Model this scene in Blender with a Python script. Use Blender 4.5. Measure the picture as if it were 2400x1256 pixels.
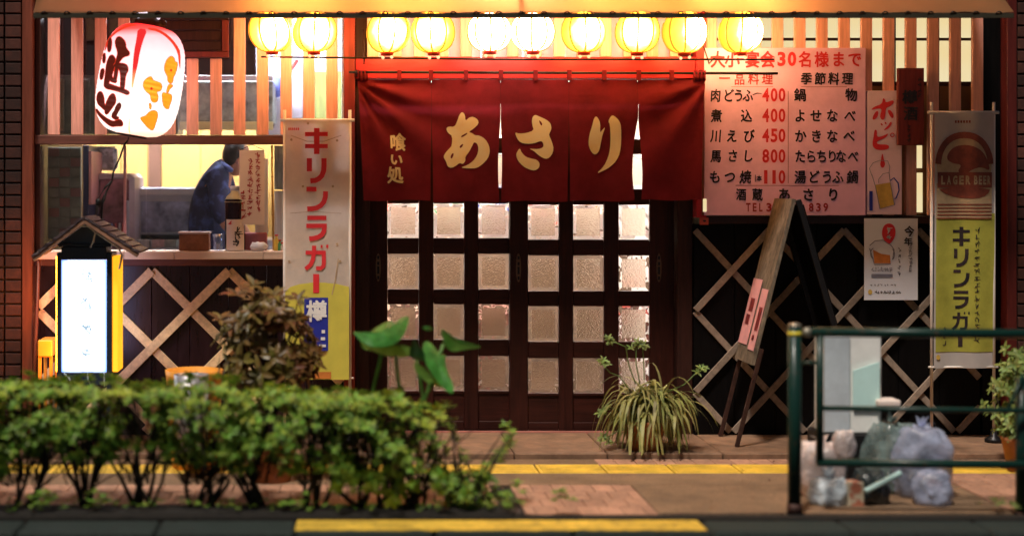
import bpy, bmesh, math, random
from mathutils import Vector, Matrix, noise
from mathutils.geometry import tessellate_polygon
random.seed(7)
SC = bpy.context.scene
for _o in list(bpy.data.objects): bpy.data.objects.remove(_o)
COL = SC.collection

# ------------------------------------------------------------------ camera
# wall plane is Y=0, the street is at negative Y, Z=0 is the doorstep in front of the shop
D, F, H, VX, VY, CX = 9.0, 3600.0, 1.445, 800.0, 440.0, -1.0
def X(px, Y=0.0): return CX + (px - VX) * (Y + D) / F
def Z(py, Y=0.0): return H - (py - VY) * (Y + D) / F
def S(n, Y=0.0): return n * (Y + D) / F
cam_d = bpy.data.cameras.new('camera'); cam = bpy.data.objects.new('camera', cam_d); COL.objects.link(cam)
cam.location = (CX, -D, H); cam.rotation_euler = (math.pi / 2, 0, 0)
cam_d.lens = 54; cam_d.sensor_width = 36; cam_d.shift_x = (1200 - VX) / 2400; cam_d.shift_y = -(628 - VY) / 2400
cam_d.clip_start = 0.05; cam_d.clip_end = 500
cam_d.dof.use_dof = True; cam_d.dof.focus_distance = D - 0.1; cam_d.dof.aperture_fstop = 0.56
SC.camera = cam

# ------------------------------------------------------------------ night sky, dim street light, exposure
w = bpy.data.worlds.new('World'); SC.world = w; w.use_nodes = True
wn = w.node_tree; bg = wn.nodes['Background']
sky = wn.nodes.new('ShaderNodeTexSky'); sky.sky_type = 'NISHITA'; sky.sun_disc = False
sky.sun_elevation = math.radians(48); sky.sun_rotation = math.radians(200)
wn.links.new(sky.outputs[0], bg.inputs[0]); bg.inputs[1].default_value = 0.006
sd = bpy.data.lights.new('street_light', 'SUN'); sd.energy = 1.7; sd.angle = math.radians(8); sd.color = (1.0, 0.90, 0.80)
so = bpy.data.objects.new('street_light', sd); COL.objects.link(so)
so.rotation_euler = Vector((0.24, 0.40, -0.88)).to_track_quat('-Z', 'Y').to_euler()
SC.view_settings.view_transform = 'Standard'; SC.view_settings.look = 'None'
SC.view_settings.exposure = 1.12; SC.view_settings.gamma = 1.0; SC.view_settings.use_curve_mapping = False
SC.render.engine = 'CYCLES'
SC.cycles.use_denoising = True; SC.cycles.max_bounces = 8; SC.cycles.sample_clamp_indirect = 4.0
SC.cycles.transparent_max_bounces = 12; SC.cycles.blur_glossy = 0.5
SC.cycles.caustics_refractive = False; SC.cycles.caustics_reflective = False

# ------------------------------------------------------------------ helpers: objects
def tagd(o, label, cat, group=None, kind=None):
    o['label'] = label; o['category'] = cat
    if group: o['group'] = group
    if kind: o['kind'] = kind
    return o
def thing(name, loc, label, cat, group=None):
    o = bpy.data.objects.new(name, None); COL.objects.link(o); o.location = loc; o.empty_display_size = 0.1
    return tagd(o, label, cat, group)
def wloc(o):
    v = Vector(o.location)
    return v
WL = {}
def link(name, me, parent, loc):
    o = bpy.data.objects.new(name, me); COL.objects.link(o)
    pw = Vector((0, 0, 0))
    if parent is not None:
        o.parent = parent; pw = Vector(WL.get(parent.name, parent.location))
    o.location = Vector(loc) - pw
    WL[o.name] = Vector(loc)
    return o
def mesh(name, verts, faces, m, parent=None, smooth=False, mats=None, fm=None):
    """verts in world space; the origin is put at the middle of the piece"""
    vs = [Vector(v) for v in verts]
    lo = Vector([min(v[i] for v in vs) for i in range(3)]); hi = Vector([max(v[i] for v in vs) for i in range(3)])
    c = (lo + hi) / 2
    me = bpy.data.meshes.new(name); me.from_pydata([tuple(v - c) for v in vs], [], faces)
    for k in (mats or [m]): me.materials.append(k)
    if fm: me.polygons.foreach_set('material_index', fm)
    if smooth: me.polygons.foreach_set('use_smooth', [True] * len(me.polygons))
    me.update()
    return link(name, me, parent, c)
def from_bm(name, bm, m, parent=None, smooth=False):
    bmesh.ops.recalc_face_normals(bm, faces=bm.faces)
    bm.verts.index_update()
    vs = [v.co.copy() for v in bm.verts]; fs = [[v.index for v in f.verts] for f in bm.faces]
    bm.free(); return mesh(name, vs, fs, m, parent, smooth)
def bm_box(bm, lo, hi, bev=0.0, mat=None):
    r = bmesh.ops.create_cube(bm, size=1.0)['verts']
    for v in r:
        v.co = Vector([lo[i] + (v.co[i] + 0.5) * (hi[i] - lo[i]) for i in range(3)])
    if bev > 0:
        es = list({e for v in r for e in v.link_edges})
        rr = bmesh.ops.bevel(bm, geom=es, offset=bev, segments=1, affect='EDGES', profile=0.6)
        r = list({v for f in rr['faces'] for v in f.verts} | {v for v in r if v.is_valid})
    if mat is not None:
        for v in r: v.co = mat @ v.co
    return r
def box(name, x0, x1, y0, y1, z0, z1, m, parent=None, bev=0.002):
    bm = bmesh.new(); bm_box(bm, (min(x0, x1), min(y0, y1), min(z0, z1)), (max(x0, x1), max(y0, y1), max(z0, z1)), bev)
    return from_bm(name, bm, m, parent)
def bar(name, p0, p1, wid, thick, m, parent=None, bev=0.002, flat=(0, -1, 0)):
    """a straight batten from p0 to p1; thick is measured along flat"""
    p0, p1 = Vector(p0), Vector(p1); d = (p1 - p0); L = d.length; d.normalize()
    n = Vector(flat); n = (n - d * n.dot(d)).normalized(); s = d.cross(n)
    M4 = Matrix(((s.x, n.x, d.x, p0.x), (s.y, n.y, d.y, p0.y), (s.z, n.z, d.z, p0.z), (0, 0, 0, 1)))
    bm = bmesh.new(); bm_box(bm, (-wid / 2, -thick / 2, 0), (wid / 2, thick / 2, L), bev, M4)
    return from_bm(name, bm, m, parent)
def tube_data(pts, r, n=8, cap=True):
    pts = [Vector(p) for p in pts]; rs = r if isinstance(r, (list, tuple)) else [r] * len(pts)
    vs, fs = [], []; up = Vector((0, 0, 1))
    for i, p in enumerate(pts):
        t = (pts[min(i + 1, len(pts) - 1)] - pts[max(i - 1, 0)]).normalized()
        a = up if abs(t.dot(up)) < 0.9 else Vector((1, 0, 0))
        s = t.cross(a).normalized(); q = s.cross(t)
        for k in range(n):
            an = 2 * math.pi * k / n; vs.append(p + (s * math.cos(an) + q * math.sin(an)) * rs[i])
    for i in range(len(pts) - 1):
        for k in range(n):
            k2 = (k + 1) % n; fs.append([i * n + k, i * n + k2, (i + 1) * n + k2, (i + 1) * n + k])
    if cap: fs.append(list(range(n))[::-1]); fs.append([(len(pts) - 1) * n + k for k in range(n)])
    return vs, fs
def tube(name, pts, r, m, parent=None, n=8):
    vs, fs = tube_data(pts, r, n); return mesh(name, vs, fs, m, parent, True)
def tubes(name, lst, m, parent=None, n=6):
    vs, fs = [], []
    for pts, r in lst:
        a, b = tube_data(pts, r, n); k = len(vs); vs += a; fs += [[i + k for i in f] for f in b]
    return mesh(name, vs, fs, m, parent, True)
def lathe(name, prof, c, m, parent=None, n=24, sx=1.0, sy=1.0, tilt=None, smooth=True):
    """prof: (radius, z) pairs from bottom to top, round the vertical through c"""
    vs, fs = [], []
    for r, z in prof:
        for k in range(n):
            a = 2 * math.pi * k / n; v = Vector((r * math.cos(a) * sx, r * math.sin(a) * sy, z))
            if tilt: v = tilt @ v
            vs.append(v + Vector(c))
    for i in range(len(prof) - 1):
        for k in range(n):
            k2 = (k + 1) % n; fs.append([i * n + k, i * n + k2, (i + 1) * n + k2, (i + 1) * n + k])
    fs.append(list(range(n))[::-1]); fs.append([(len(prof) - 1) * n + k for k in range(n)])
    return mesh(name, vs, fs, m, parent, smooth)
def dup_tree(o, loc, parent=None):
    """copy a thing with its parts and sub-parts"""
    c = o.copy(); COL.objects.link(c)
    if parent is None: c.location = loc
    else: c.parent = parent
    for ch in o.children: dup_tree(ch, None, c)
    return c

# ------------------------------------------------------------------ helpers: materials
def newmat(name):
    m = bpy.data.materials.new(name); m.use_nodes = True
    nt = m.node_tree; nt.nodes.clear(); return m, nt, nt.nodes, nt.links
def M(name, col, rough=0.6, metal=0.0, var=0.18, scale=6.0, stretch=(1, 1, 1), bump=0.15, bscale=60.0, col2=None, spec=0.4,
      orand=0.0, isl=0.0, sheer=0.0, detail=6.0, emit=None, clear=0.0, bdist=0.002, contrast=(0.3, 0.7), coat=0.0, rotz=0.0, stain=0.0, sscale=1.7):
    m, nt, N, L = newmat(name)
    out = N.new('ShaderNodeOutputMaterial'); p = N.new('ShaderNodeBsdfPrincipled')
    tc = N.new('ShaderNodeTexCoord'); mp = N.new('ShaderNodeMapping'); mp.inputs['Scale'].default_value = stretch
    mp.inputs['Rotation'].default_value = (0, 0, rotz)
    L.new(tc.outputs['Object'], mp.inputs[0])
    oi = N.new('ShaderNodeObjectInfo'); va = N.new('ShaderNodeVectorMath'); va.operation = 'ADD'
    sc_ = N.new('ShaderNodeMath'); sc_.operation = 'MULTIPLY'; sc_.inputs[1].default_value = 37.0
    L.new(oi.outputs['Random'], sc_.inputs[0]); L.new(mp.outputs[0], va.inputs[0]); L.new(sc_.outputs[0], va.inputs[1])
    nz = N.new('ShaderNodeTexNoise'); nz.inputs['Scale'].default_value = scale; nz.inputs['Detail'].default_value = detail
    nz.inputs['Roughness'].default_value = 0.62
    L.new(va.outputs[0], nz.inputs['Vector'])
    cr = N.new('ShaderNodeValToRGB'); cr.color_ramp.elements[0].position = contrast[0]; cr.color_ramp.elements[1].position = contrast[1]
    a = [max(0, c * (1 - var)) for c in col]; b = col2 if col2 else [min(1, c * (1 + var)) for c in col]
    if col2: a = col
    cr.color_ramp.elements[0].color = (*a, 1); cr.color_ramp.elements[1].color = (*b, 1)
    L.new(nz.outputs[0], cr.inputs[0])
    colout = cr.outputs[0]
    if stain:   # worn and dirty patches
        g0 = N.new('ShaderNodeNewGeometry'); s1 = N.new('ShaderNodeTexNoise'); s1.inputs['Scale'].default_value = sscale; s1.inputs['Detail'].default_value = 7; s1.inputs['Roughness'].default_value = 0.7
        L.new(g0.outputs['Position'], s1.inputs['Vector']); s2 = N.new('ShaderNodeMapRange'); s2.inputs['From Min'].default_value = 0.36; s2.inputs['From Max'].default_value = 0.62
        s2.inputs['To Min'].default_value = 1 - stain; s2.inputs['To Max'].default_value = 1.0; L.new(s1.outputs[0], s2.inputs[0])
        s3 = N.new('ShaderNodeVectorMath'); s3.operation = 'SCALE'; L.new(colout, s3.inputs[0]); L.new(s2.outputs[0], s3.inputs['Scale']); colout = s3.outputs[0]
    if orand or isl:
        hs = N.new('ShaderNodeHueSaturation'); mr = N.new('ShaderNodeMapRange')
        k = orand or isl; mr.inputs['To Min'].default_value = 1 - k; mr.inputs['To Max'].default_value = 1 + k
        if isl:
            g = N.new('ShaderNodeNewGeometry'); L.new(g.outputs['Random Per Island'], mr.inputs[0])
            mr2 = N.new('ShaderNodeMapRange'); mr2.inputs['To Min'].default_value = 0.5 - 0.035; mr2.inputs['To Max'].default_value = 0.5 + 0.03
            wn_ = N.new('ShaderNodeTexWhiteNoise'); wn_.noise_dimensions = '1D'; L.new(g.outputs['Random Per Island'], wn_.inputs['W'])
            L.new(wn_.outputs['Value'], mr2.inputs[0]); L.new(mr2.outputs[0], hs.inputs['Hue'])
        else: L.new(oi.outputs['Random'], mr.inputs[0])
        L.new(mr.outputs[0], hs.inputs['Value']); L.new(colout, hs.inputs['Color']); colout = hs.outputs[0]
    L.new(colout, p.inputs['Base Color'])
    p.inputs['Metallic'].default_value = metal; p.inputs['Specular IOR Level'].default_value = spec
    p.inputs['Coat Weight'].default_value = coat
    rr = N.new('ShaderNodeMapRange'); rr.inputs['To Min'].default_value = max(0.03, rough - 0.12); rr.inputs['To Max'].default_value = min(1, rough + 0.12)
    L.new(nz.outputs[0], rr.inputs[0]); L.new(rr.outputs[0], p.inputs['Roughness'])
    if bump:
        n2 = N.new('ShaderNodeTexNoise'); n2.inputs['Scale'].default_value = bscale; n2.inputs['Detail'].default_value = 4
        L.new(va.outputs[0], n2.inputs['Vector'])
        bp = N.new('ShaderNodeBump'); bp.inputs['Strength'].default_value = bump; bp.inputs['Distance'].default_value = bdist
        L.new(n2.outputs[0], bp.inputs['Height']); L.new(bp.outputs[0], p.inputs['Normal'])
    sh = p.outputs[0]
    if emit:
        p.inputs['Emission Color'].default_value = (*emit[0], 1); p.inputs['Emission Strength'].default_value = emit[1]
    if sheer:
        tr = N.new('ShaderNodeBsdfTranslucent'); L.new(colout, tr.inputs[0])
        mx = N.new('ShaderNodeMixShader'); mx.inputs[0].default_value = sheer; L.new(sh, mx.inputs[1]); L.new(tr.outputs[0], mx.inputs[2]); sh = mx.outputs[0]
    if clear:
        tp = N.new('ShaderNodeBsdfTransparent'); mx = N.new('ShaderNodeMixShader'); mx.inputs[0].default_value = clear
        L.new(sh, mx.inputs[1]); L.new(tp.outputs[0], mx.inputs[2]); sh = mx.outputs[0]
    L.new(sh, out.inputs[0]); return m
def lit(name, col, strength, col2=None, scale=3.0):
    m, nt, N, L = newmat(name); out = N.new('ShaderNodeOutputMaterial'); e = N.new('ShaderNodeEmission')
    e.inputs[1].default_value = strength
    if col2:
        tc = N.new('ShaderNodeTexCoord'); nz = N.new('ShaderNodeTexNoise'); nz.inputs['Scale'].default_value = scale; nz.inputs['Detail'].default_value = 3
        L.new(tc.outputs['Object'], nz.inputs[0]); cr = N.new('ShaderNodeValToRGB')
        cr.color_ramp.elements[0].position = .35; cr.color_ramp.elements[1].position = .65
        cr.color_ramp.elements[0].color = (*col, 1); cr.color_ramp.elements[1].color = (*col2, 1)
        L.new(nz.outputs[0], cr.inputs[0]); L.new(cr.outputs[0], e.inputs[0])
    else: e.inputs[0].default_value = (*col, 1)
    L.new(e.outputs[0], out.inputs[0]); return m
def thin_glass(name, tint=(0.95, 0.97, 1.0), refl=0.06, rough=0.02):
    m, nt, N, L = newmat(name); out = N.new('ShaderNodeOutputMaterial')
    t = N.new('ShaderNodeBsdfTransparent'); t.inputs[0].default_value = (*tint, 1)
    g = N.new('ShaderNodeBsdfGlossy'); g.inputs['Roughness'].default_value = rough
    mx = N.new('ShaderNodeMixShader'); mx.inputs[0].default_value = refl
    L.new(t.outputs[0], mx.inputs[1]); L.new(g.outputs[0], mx.inputs[2]); L.new(mx.outputs[0], out.inputs[0]); return m
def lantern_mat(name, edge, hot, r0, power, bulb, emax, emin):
    """glowing paper: bulb light painted in as hot spots, front and wall side alike"""
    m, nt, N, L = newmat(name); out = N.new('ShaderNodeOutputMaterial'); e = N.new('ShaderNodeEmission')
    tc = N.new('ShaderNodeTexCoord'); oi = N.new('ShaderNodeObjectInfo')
    sx = N.new('ShaderNodeSeparateXYZ'); L.new(tc.outputs['Object'], sx.inputs[0]); ab = N.new('ShaderNodeMath'); ab.operation = 'ABSOLUTE'; L.new(sx.outputs['Y'], ab.inputs[0])  # glow mirrored front to back, so the wall gets a hot spot too
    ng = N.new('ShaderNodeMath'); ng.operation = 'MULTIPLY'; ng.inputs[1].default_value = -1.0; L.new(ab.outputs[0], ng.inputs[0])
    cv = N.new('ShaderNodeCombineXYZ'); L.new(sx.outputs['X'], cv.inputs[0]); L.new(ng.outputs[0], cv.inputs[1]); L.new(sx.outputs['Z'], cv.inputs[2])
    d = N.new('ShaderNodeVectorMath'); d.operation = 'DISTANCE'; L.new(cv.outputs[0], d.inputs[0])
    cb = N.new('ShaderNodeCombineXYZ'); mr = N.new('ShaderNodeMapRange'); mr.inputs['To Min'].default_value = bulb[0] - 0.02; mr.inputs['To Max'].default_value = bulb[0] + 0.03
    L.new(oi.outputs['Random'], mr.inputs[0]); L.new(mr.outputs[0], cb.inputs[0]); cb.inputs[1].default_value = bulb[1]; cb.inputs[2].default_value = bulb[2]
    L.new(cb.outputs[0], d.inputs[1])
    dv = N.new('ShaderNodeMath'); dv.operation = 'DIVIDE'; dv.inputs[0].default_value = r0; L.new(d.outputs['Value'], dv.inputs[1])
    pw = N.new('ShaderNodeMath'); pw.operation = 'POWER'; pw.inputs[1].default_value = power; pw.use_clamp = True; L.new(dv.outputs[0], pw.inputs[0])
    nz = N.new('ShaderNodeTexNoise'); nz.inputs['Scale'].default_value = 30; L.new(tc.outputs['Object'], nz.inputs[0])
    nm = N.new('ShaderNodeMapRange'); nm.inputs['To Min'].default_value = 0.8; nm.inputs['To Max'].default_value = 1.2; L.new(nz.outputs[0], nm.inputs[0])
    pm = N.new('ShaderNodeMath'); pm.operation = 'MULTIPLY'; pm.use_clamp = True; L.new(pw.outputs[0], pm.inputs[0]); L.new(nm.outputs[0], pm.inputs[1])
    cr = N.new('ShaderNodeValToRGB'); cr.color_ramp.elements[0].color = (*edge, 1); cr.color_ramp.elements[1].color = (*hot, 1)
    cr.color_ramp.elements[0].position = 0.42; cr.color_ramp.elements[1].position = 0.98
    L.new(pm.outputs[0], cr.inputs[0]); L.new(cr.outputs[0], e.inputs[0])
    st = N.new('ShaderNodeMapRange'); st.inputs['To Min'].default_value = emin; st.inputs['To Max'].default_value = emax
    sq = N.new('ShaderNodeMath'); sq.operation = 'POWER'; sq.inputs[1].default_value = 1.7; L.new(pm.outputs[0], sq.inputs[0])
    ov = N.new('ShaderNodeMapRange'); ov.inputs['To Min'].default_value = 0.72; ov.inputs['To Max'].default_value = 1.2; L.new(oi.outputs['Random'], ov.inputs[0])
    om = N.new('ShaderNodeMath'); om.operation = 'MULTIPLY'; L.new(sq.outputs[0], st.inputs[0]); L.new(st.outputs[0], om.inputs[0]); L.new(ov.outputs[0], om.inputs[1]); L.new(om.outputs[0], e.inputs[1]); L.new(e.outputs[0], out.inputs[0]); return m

# ------------------------------------------------------------------ helpers: print and lettering
_g = {}
def glyph(ch, bold):
    k = (ch, round(bold, 4))
    if k not in _g:
        c = bpy.data.curves.new('lettering', 'FONT'); c.body = ch; c.size = 1; c.offset = bold; c.resolution_u = 3
        o = bpy.data.objects.new('lettering', c); COL.objects.link(o)
        dg = bpy.context.evaluated_depsgraph_get(); me = o.evaluated_get(dg).to_mesh()
        _g[k] = ([(v.co.x, v.co.y) for v in me.vertices], [list(p.vertices) for p in me.polygons])
        o.evaluated_get(dg).to_mesh_clear(); bpy.data.objects.remove(o); bpy.data.curves.remove(c)
    return _g[k]
def smooth_loop(pts, it=2):
    for _ in range(it):
        q = []
        for i in range(len(pts)):
            a, b = pts[i], pts[(i + 1) % len(pts)]
            q += [(a[0] * .75 + b[0] * .25, a[1] * .75 + b[1] * .25), (a[0] * .25 + b[0] * .75, a[1] * .25 + b[1] * .75)]
        pts = q
    return pts
class Print:
    """flat print collected in picture pixels at depth Y, laid on a surface y = fy(x, z)"""
    def __init__(s, Y, fy=None, off=0.002): s.Y = Y; s.v = []; s.f = []; s.d = []; s.fy = fy or (lambda x, z: Y); s.off = off
    def add(s, vs, fs, dep=0.0):
        k = len(s.v); s.d += [dep] * len(vs); s.v += [(X(a, s.Y), Z(b, s.Y)) for a, b in vs]; s.f += [[i + k for i in f] for f in fs]; return s
    def ch(s, c, cx, cy, w, h=None, bold=0.012, rot=0, shear=0.0, wob=0.0):
        h = h or w; vs, fs = glyph(c, min(bold, 0.006))
        b_ = max(0.0, bold - 0.006)
        for k_, (ox, oy) in enumerate(((0, 0), (b_, b_ * .4), (-b_, -b_ * .4), (-b_ * .4, b_), (b_ * .4, -b_)) if b_ > 0.002 else ((0, 0),)):
            s.add(s._ch(vs, ox, oy, cx, cy, w, h, rot, shear, wob), fs, k_ * 0.00025)
        return s
    def _ch(s, vs, ox, oy, cx, cy, w, h, rot, shear, wob):
        q = []
        for x, y in vs:
            x += ox - 0.5; y += oy - 0.38
            if rot: x, y = y, -x
            x += shear * y
            if wob: x += wob * math.sin(y * 5 + cx); y += wob * math.sin(x * 6 + cy)
            q.append((cx + x * w, cy - y * h))
        return q
    def fit(s, c, x0, x1, y0, y1, bold=0.03):
        vs, fs = glyph(c, bold); a = [v[0] for v in vs]; b = [v[1] for v in vs]
        return s.add([(x0 + (v[0] - min(a)) / (max(a) - min(a)) * (x1 - x0), y1 - (v[1] - min(b)) / (max(b) - min(b)) * (y1 - y0)) for v in vs], fs)
    def row(s, txt, xs, cy, w, h=None, **k):
        for c, x in zip(txt, xs): s.ch(c, x, cy, w, h, **k)
        return s
    def rect(s, x0, y0, x1, y1): return s.add([(x0, y0), (x1, y0), (x1, y1), (x0, y1)], [[0, 1, 2, 3]])
    def poly(s, loops, it=2, grow=0.0):
        lp = [smooth_loop(l, it) for l in loops]
        if grow: lp = [offset_loop(l, grow if i == 0 else -grow) for i, l in enumerate(lp)]
        flat = [p for l in lp for p in l]
        tr = tessellate_polygon([[Vector((p[0], p[1], 0)) for p in l] for l in lp])
        return s.add(flat, [list(t) for t in tr])
    def stroke(s, pts, wd, it=0):
        L, R = [], []
        for i, p in enumerate(pts):
            a = Vector(pts[max(i - 1, 0)]); b = Vector(pts[min(i + 1, len(pts) - 1)]); d = (b - a).normalized(); n = Vector((-d.y, d.x)) * (wd if not isinstance(wd, (list, tuple)) else wd[i]) / 2
            L.append((p[0] + n.x, p[1] + n.y)); R.append((p[0] - n.x, p[1] - n.y))
        n = len(pts); return s.add(L + R, [[i, i + 1, n + i + 1, n + i] for i in range(n - 1)])
    def ell(s, cx, cy, rx, ry, n=20): return s.add([(cx + rx * math.cos(2 * math.pi * i / n), cy + ry * math.sin(2 * math.pi * i / n)) for i in range(n)], [list(range(n))])
    def ring(s, cx, cy, rx, ry, wd, a0=0, a1=360, n=20):
        return s.stroke([(cx + rx * math.cos(math.radians(a0 + (a1 - a0) * i / n)), cy + ry * math.sin(math.radians(a0 + (a1 - a0) * i / n))) for i in range(n + 1)], wd)
    def scribble(s, cx, cy, w, h, n=6, wd=None):
        wd = wd or w * 0.12
        for i in range(n):
            a = random.choice([0, 0, 90, 90, 45, -50]) + random.uniform(-9, 9); l = random.uniform(0.35, 0.9) * min(w, h)
            x = cx + random.uniform(-.3, .3) * w; y = cy + random.uniform(-.35, .35) * h
            dx, dy = math.cos(math.radians(a)) * l / 2, math.sin(math.radians(a)) * l / 2
            s.stroke([(x - dx, y - dy), (x, y + random.uniform(-.05, .05) * h), (x + dx, y + dy)], [wd, wd * .8, wd * .5])
        return s
    def done(s, name, m, parent, cut=0.0):
        bm = bmesh.new(); vv = [bm.verts.new((x, dd, z)) for (x, z), dd in zip(s.v, s.d)]
        for f in s.f:
            try: bm.faces.new([vv[i] for i in f])
            except Exception: pass
        if cut:
            xs = [v[0] for v in s.v]; zs = [v[1] for v in s.v]
            for lo, hi, no in ((min(xs), max(xs), (1, 0, 0)), (min(zs), max(zs), (0, 0, 1))):
                t = lo + cut
                while t < hi:
                    bmesh.ops.bisect_plane(bm, geom=bm.verts[:] + bm.edges[:] + bm.faces[:], plane_co=(no[0] * t, 0, no[2] * t), plane_no=no); t += cut
        for v in bm.verts: v.co.y = s.fy(v.co.x, v.co.z) - s.off - v.co.y
        bm.verts.index_update(); vs = [v.co.copy() for v in bm.verts]; fs = [[v.index for v in f.verts] for f in bm.faces]; bm.free()
        fs2 = []
        for f in fs:
            a, b, c = vs[f[0]], vs[f[1]], vs[f[2]]
            fs2.append(f if (b - a).cross(c - a).y < 0 else f[::-1])
        return mesh(name, vs, fs2, m, parent)
def offset_loop(l, g):
    ar = sum(l[i][0] * l[(i + 1) % len(l)][1] - l[(i + 1) % len(l)][0] * l[i][1] for i in range(len(l)))
    sg = 1 if ar > 0 else -1; o = []
    for i in range(len(l)):
        a = Vector(l[i - 1]); b = Vector(l[(i + 1) % len(l)]); d = (b - a)
        if d.length < 1e-6: o.append(l[i]); continue
        d.normalize(); o.append((l[i][0] + d.y * g * sg, l[i][1] - d.x * g * sg))
    return o
def sheet(name, px0, px1, py0, py1, Y, m, parent, fy=None, nx=1, nz=1, edge=None, thick=0.0):
    """a cloth or paper sheet given by picture bounds at depth Y; edge(u, v) may shift x"""
    vs, fs = [], []
    fy = fy or (lambda x, z: Y)
    for lay in range(2 if thick else 1):
        for j in range(nz + 1):
            for i in range(nx + 1):
                u, v = i / nx, j / nz; x = X(px0 + (px1 - px0) * u + (edge(u, v) if edge else 0), Y); z = Z(py0 + (py1 - py0) * v, Y)
                vs.append((x, fy(x, z) + lay * thick, z))
    n = (nx + 1) * (nz + 1)
    for j in range(nz):
        for i in range(nx):
            a = j * (nx + 1) + i; fs.append([a, a + nx + 1, a + nx + 2, a + 1])
            if thick: fs.append([n + a + 1, n + a + nx + 2, n + a + nx + 1, n + a])
    if thick:
        for i in range(nx):
            a = i; fs.append([a, a + 1, n + a + 1, n + a]); b = nz * (nx + 1) + i; fs.append([b + 1, b, n + b, n + b + 1])
        for j in range(nz):
            a = j * (nx + 1); c = (j + 1) * (nx + 1); fs.append([c, a, n + a, n + c]); a += nx; c += nx; fs.append([a, c, n + c, n + a])
    return mesh(name, vs, fs, m, parent, nx > 1 or nz > 1)

# ------------------------------------------------------------------ materials
WOOD = M('slat_wood', (0.86, 0.39, 0.29), 0.6, stretch=(16, 16, 1.2), scale=4, var=0.22, bump=0.3, bscale=20, orand=0.12)
DARKW = M('dark_wood', (0.034, 0.011, 0.008), 0.5, spec=0.25, stretch=(14, 14, 1.2), scale=4, var=0.4, bump=0.3, bscale=20)
DOORW = M('door_wood', (0.040, 0.0085, 0.005), 0.5, spec=0.25, stain=0.3, sscale=5.0, stretch=(14, 14, 1.2), scale=4, var=0.4, bump=0.3, bscale=20, orand=0.1)
DOORH = M('door_wood_across', (0.040, 0.0085, 0.005), 0.5, spec=0.25, stain=0.3, sscale=5.0, stretch=(1.2, 14, 14), scale=4, var=0.4, bump=0.3, bscale=20, orand=0.1)
REDW = M('red_lacquered_wood', (0.38, 0.013, 0.018), 0.38, stretch=(1.2, 12, 12), scale=4, var=0.25, bump=0.2, bscale=20)
BLACKW = M('blackened_board', (0.0025, 0.002, 0.0022), 0.55, spec=0.12, stretch=(10, 10, 1), scale=5, var=0.5, bump=0.3, bscale=14, orand=0.25)
BEAMW = M('beam_wood', (0.13, 0.045, 0.03), 0.55, stretch=(1.2, 14, 14), scale=4, var=0.35, bump=0.3, bscale=20)
POSTW = M('post_wood', (0.17, 0.042, 0.020), 0.5, stretch=(12, 12, 1), scale=4, var=0.3, bump=0.2, bscale=20)
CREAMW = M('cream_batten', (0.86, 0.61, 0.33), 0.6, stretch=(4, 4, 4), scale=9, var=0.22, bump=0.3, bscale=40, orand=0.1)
CREAMW2 = M('darker_cream_batten', (0.27, 0.205, 0.155), 0.65, stretch=(4, 4, 4), scale=9, var=0.3, bump=0.3, bscale=40, orand=0.15)  # darker copy of the cream batten, for the right-hand lattice
SHELFW = M('pale_shelf_wood', (0.62, 0.44, 0.33), 0.5, stretch=(1, 12, 12), scale=4, var=0.15, bump=0.15, bscale=20, orand=0.06)
BRICK = M('brick', (0.062, 0.018, 0.011), 0.8, stain=0.6, sscale=3.0, scale=22, var=0.35, bump=0.6, bscale=120, orand=0.4, bdist=0.003)
MORTAR = M("mortar", (0.022, 0.014, 0.011), 0.9, scale=30, bump=0.6, bscale=150)
PAVER = M('paver', (0.44, 0.24, 0.155), 0.75, stain=0.35, sscale=3.0, scale=30, var=0.3, bump=0.5, bscale=160, orand=0.14)
ASPH = M('pavement_asphalt', (0.25, 0.155, 0.088), 0.8, stain=0.45, sscale=2.2, scale=90, var=0.35, bump=0.7, bscale=300, bdist=0.003)
STEPM = M('stone_step', (0.27, 0.155, 0.092), 0.7, stain=0.5, sscale=2.5, scale=10, var=0.3, bump=0.5, bscale=120, orand=0.1)
ROADM = M('road_asphalt', (0.010, 0.010, 0.011), 0.85, scale=120, var=0.4, bump=0.7, bscale=300, bdist=0.004)
SOIL = M('soil', (0.010, 0.008, 0.006), 0.95, scale=30, var=0.5, bump=1.0, bscale=80, bdist=0.01)
KERBM = M('kerb_concrete', (0.014, 0.022, 0.019), 0.85, scale=30, var=0.4, bump=0.6, bscale=140, orand=0.1)
YELLOW = M('yellow_paint', (0.82, 0.54, 0.06), 0.6, stain=0.35, sscale=5.0, scale=12, var=0.18, bump=0.5, bscale=130, orand=0.05)
YWORN = M('worn_yellow_paint', (0.80, 0.52, 0.06), 0.7, scale=26, stain=0.4, sscale=6.0, col2=(0.36, 0.24, 0.05), contrast=(0.52, 0.68), bump=0.7, bscale=130)
AWN = M('awning_cloth', (0.54, 0.285, 0.135), 0.8, scale=1.6, var=0.10, bump=0.2, bscale=300, sheer=0.8, stretch=(1, 0.6, 0.6))
BLK = M('black_metal', (0.012, 0.011, 0.012), 0.4, metal=0.3, bump=0.05)
NOREN = M('noren_cloth', (0.19, 0.013, 0.021), 0.9, stain=0.25, sscale=4.0, scale=5, var=0.2, bump=0.35, bscale=420, spec=0.15, sheer=0.12)
CREAMP = M('cream_print', (0.80, 0.56, 0.26), 0.85, scale=9, col2=(0.78, 0.66, 0.42), bump=0.25, bscale=400, spec=0.1)
BANW = M('banner_white', (0.95, 0.80, 0.68), 0.8, stain=0.12, sscale=6.0, scale=5, var=0.08, bump=0.2, bscale=300, sheer=0.45, clear=0.08)
BANG = M('banner_dim_yellow', (0.50, 0.47, 0.07), 0.8, scale=6, var=0.10, bump=0.2, bscale=300, sheer=0.25, stain=.25, sscale=5.0)
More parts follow.
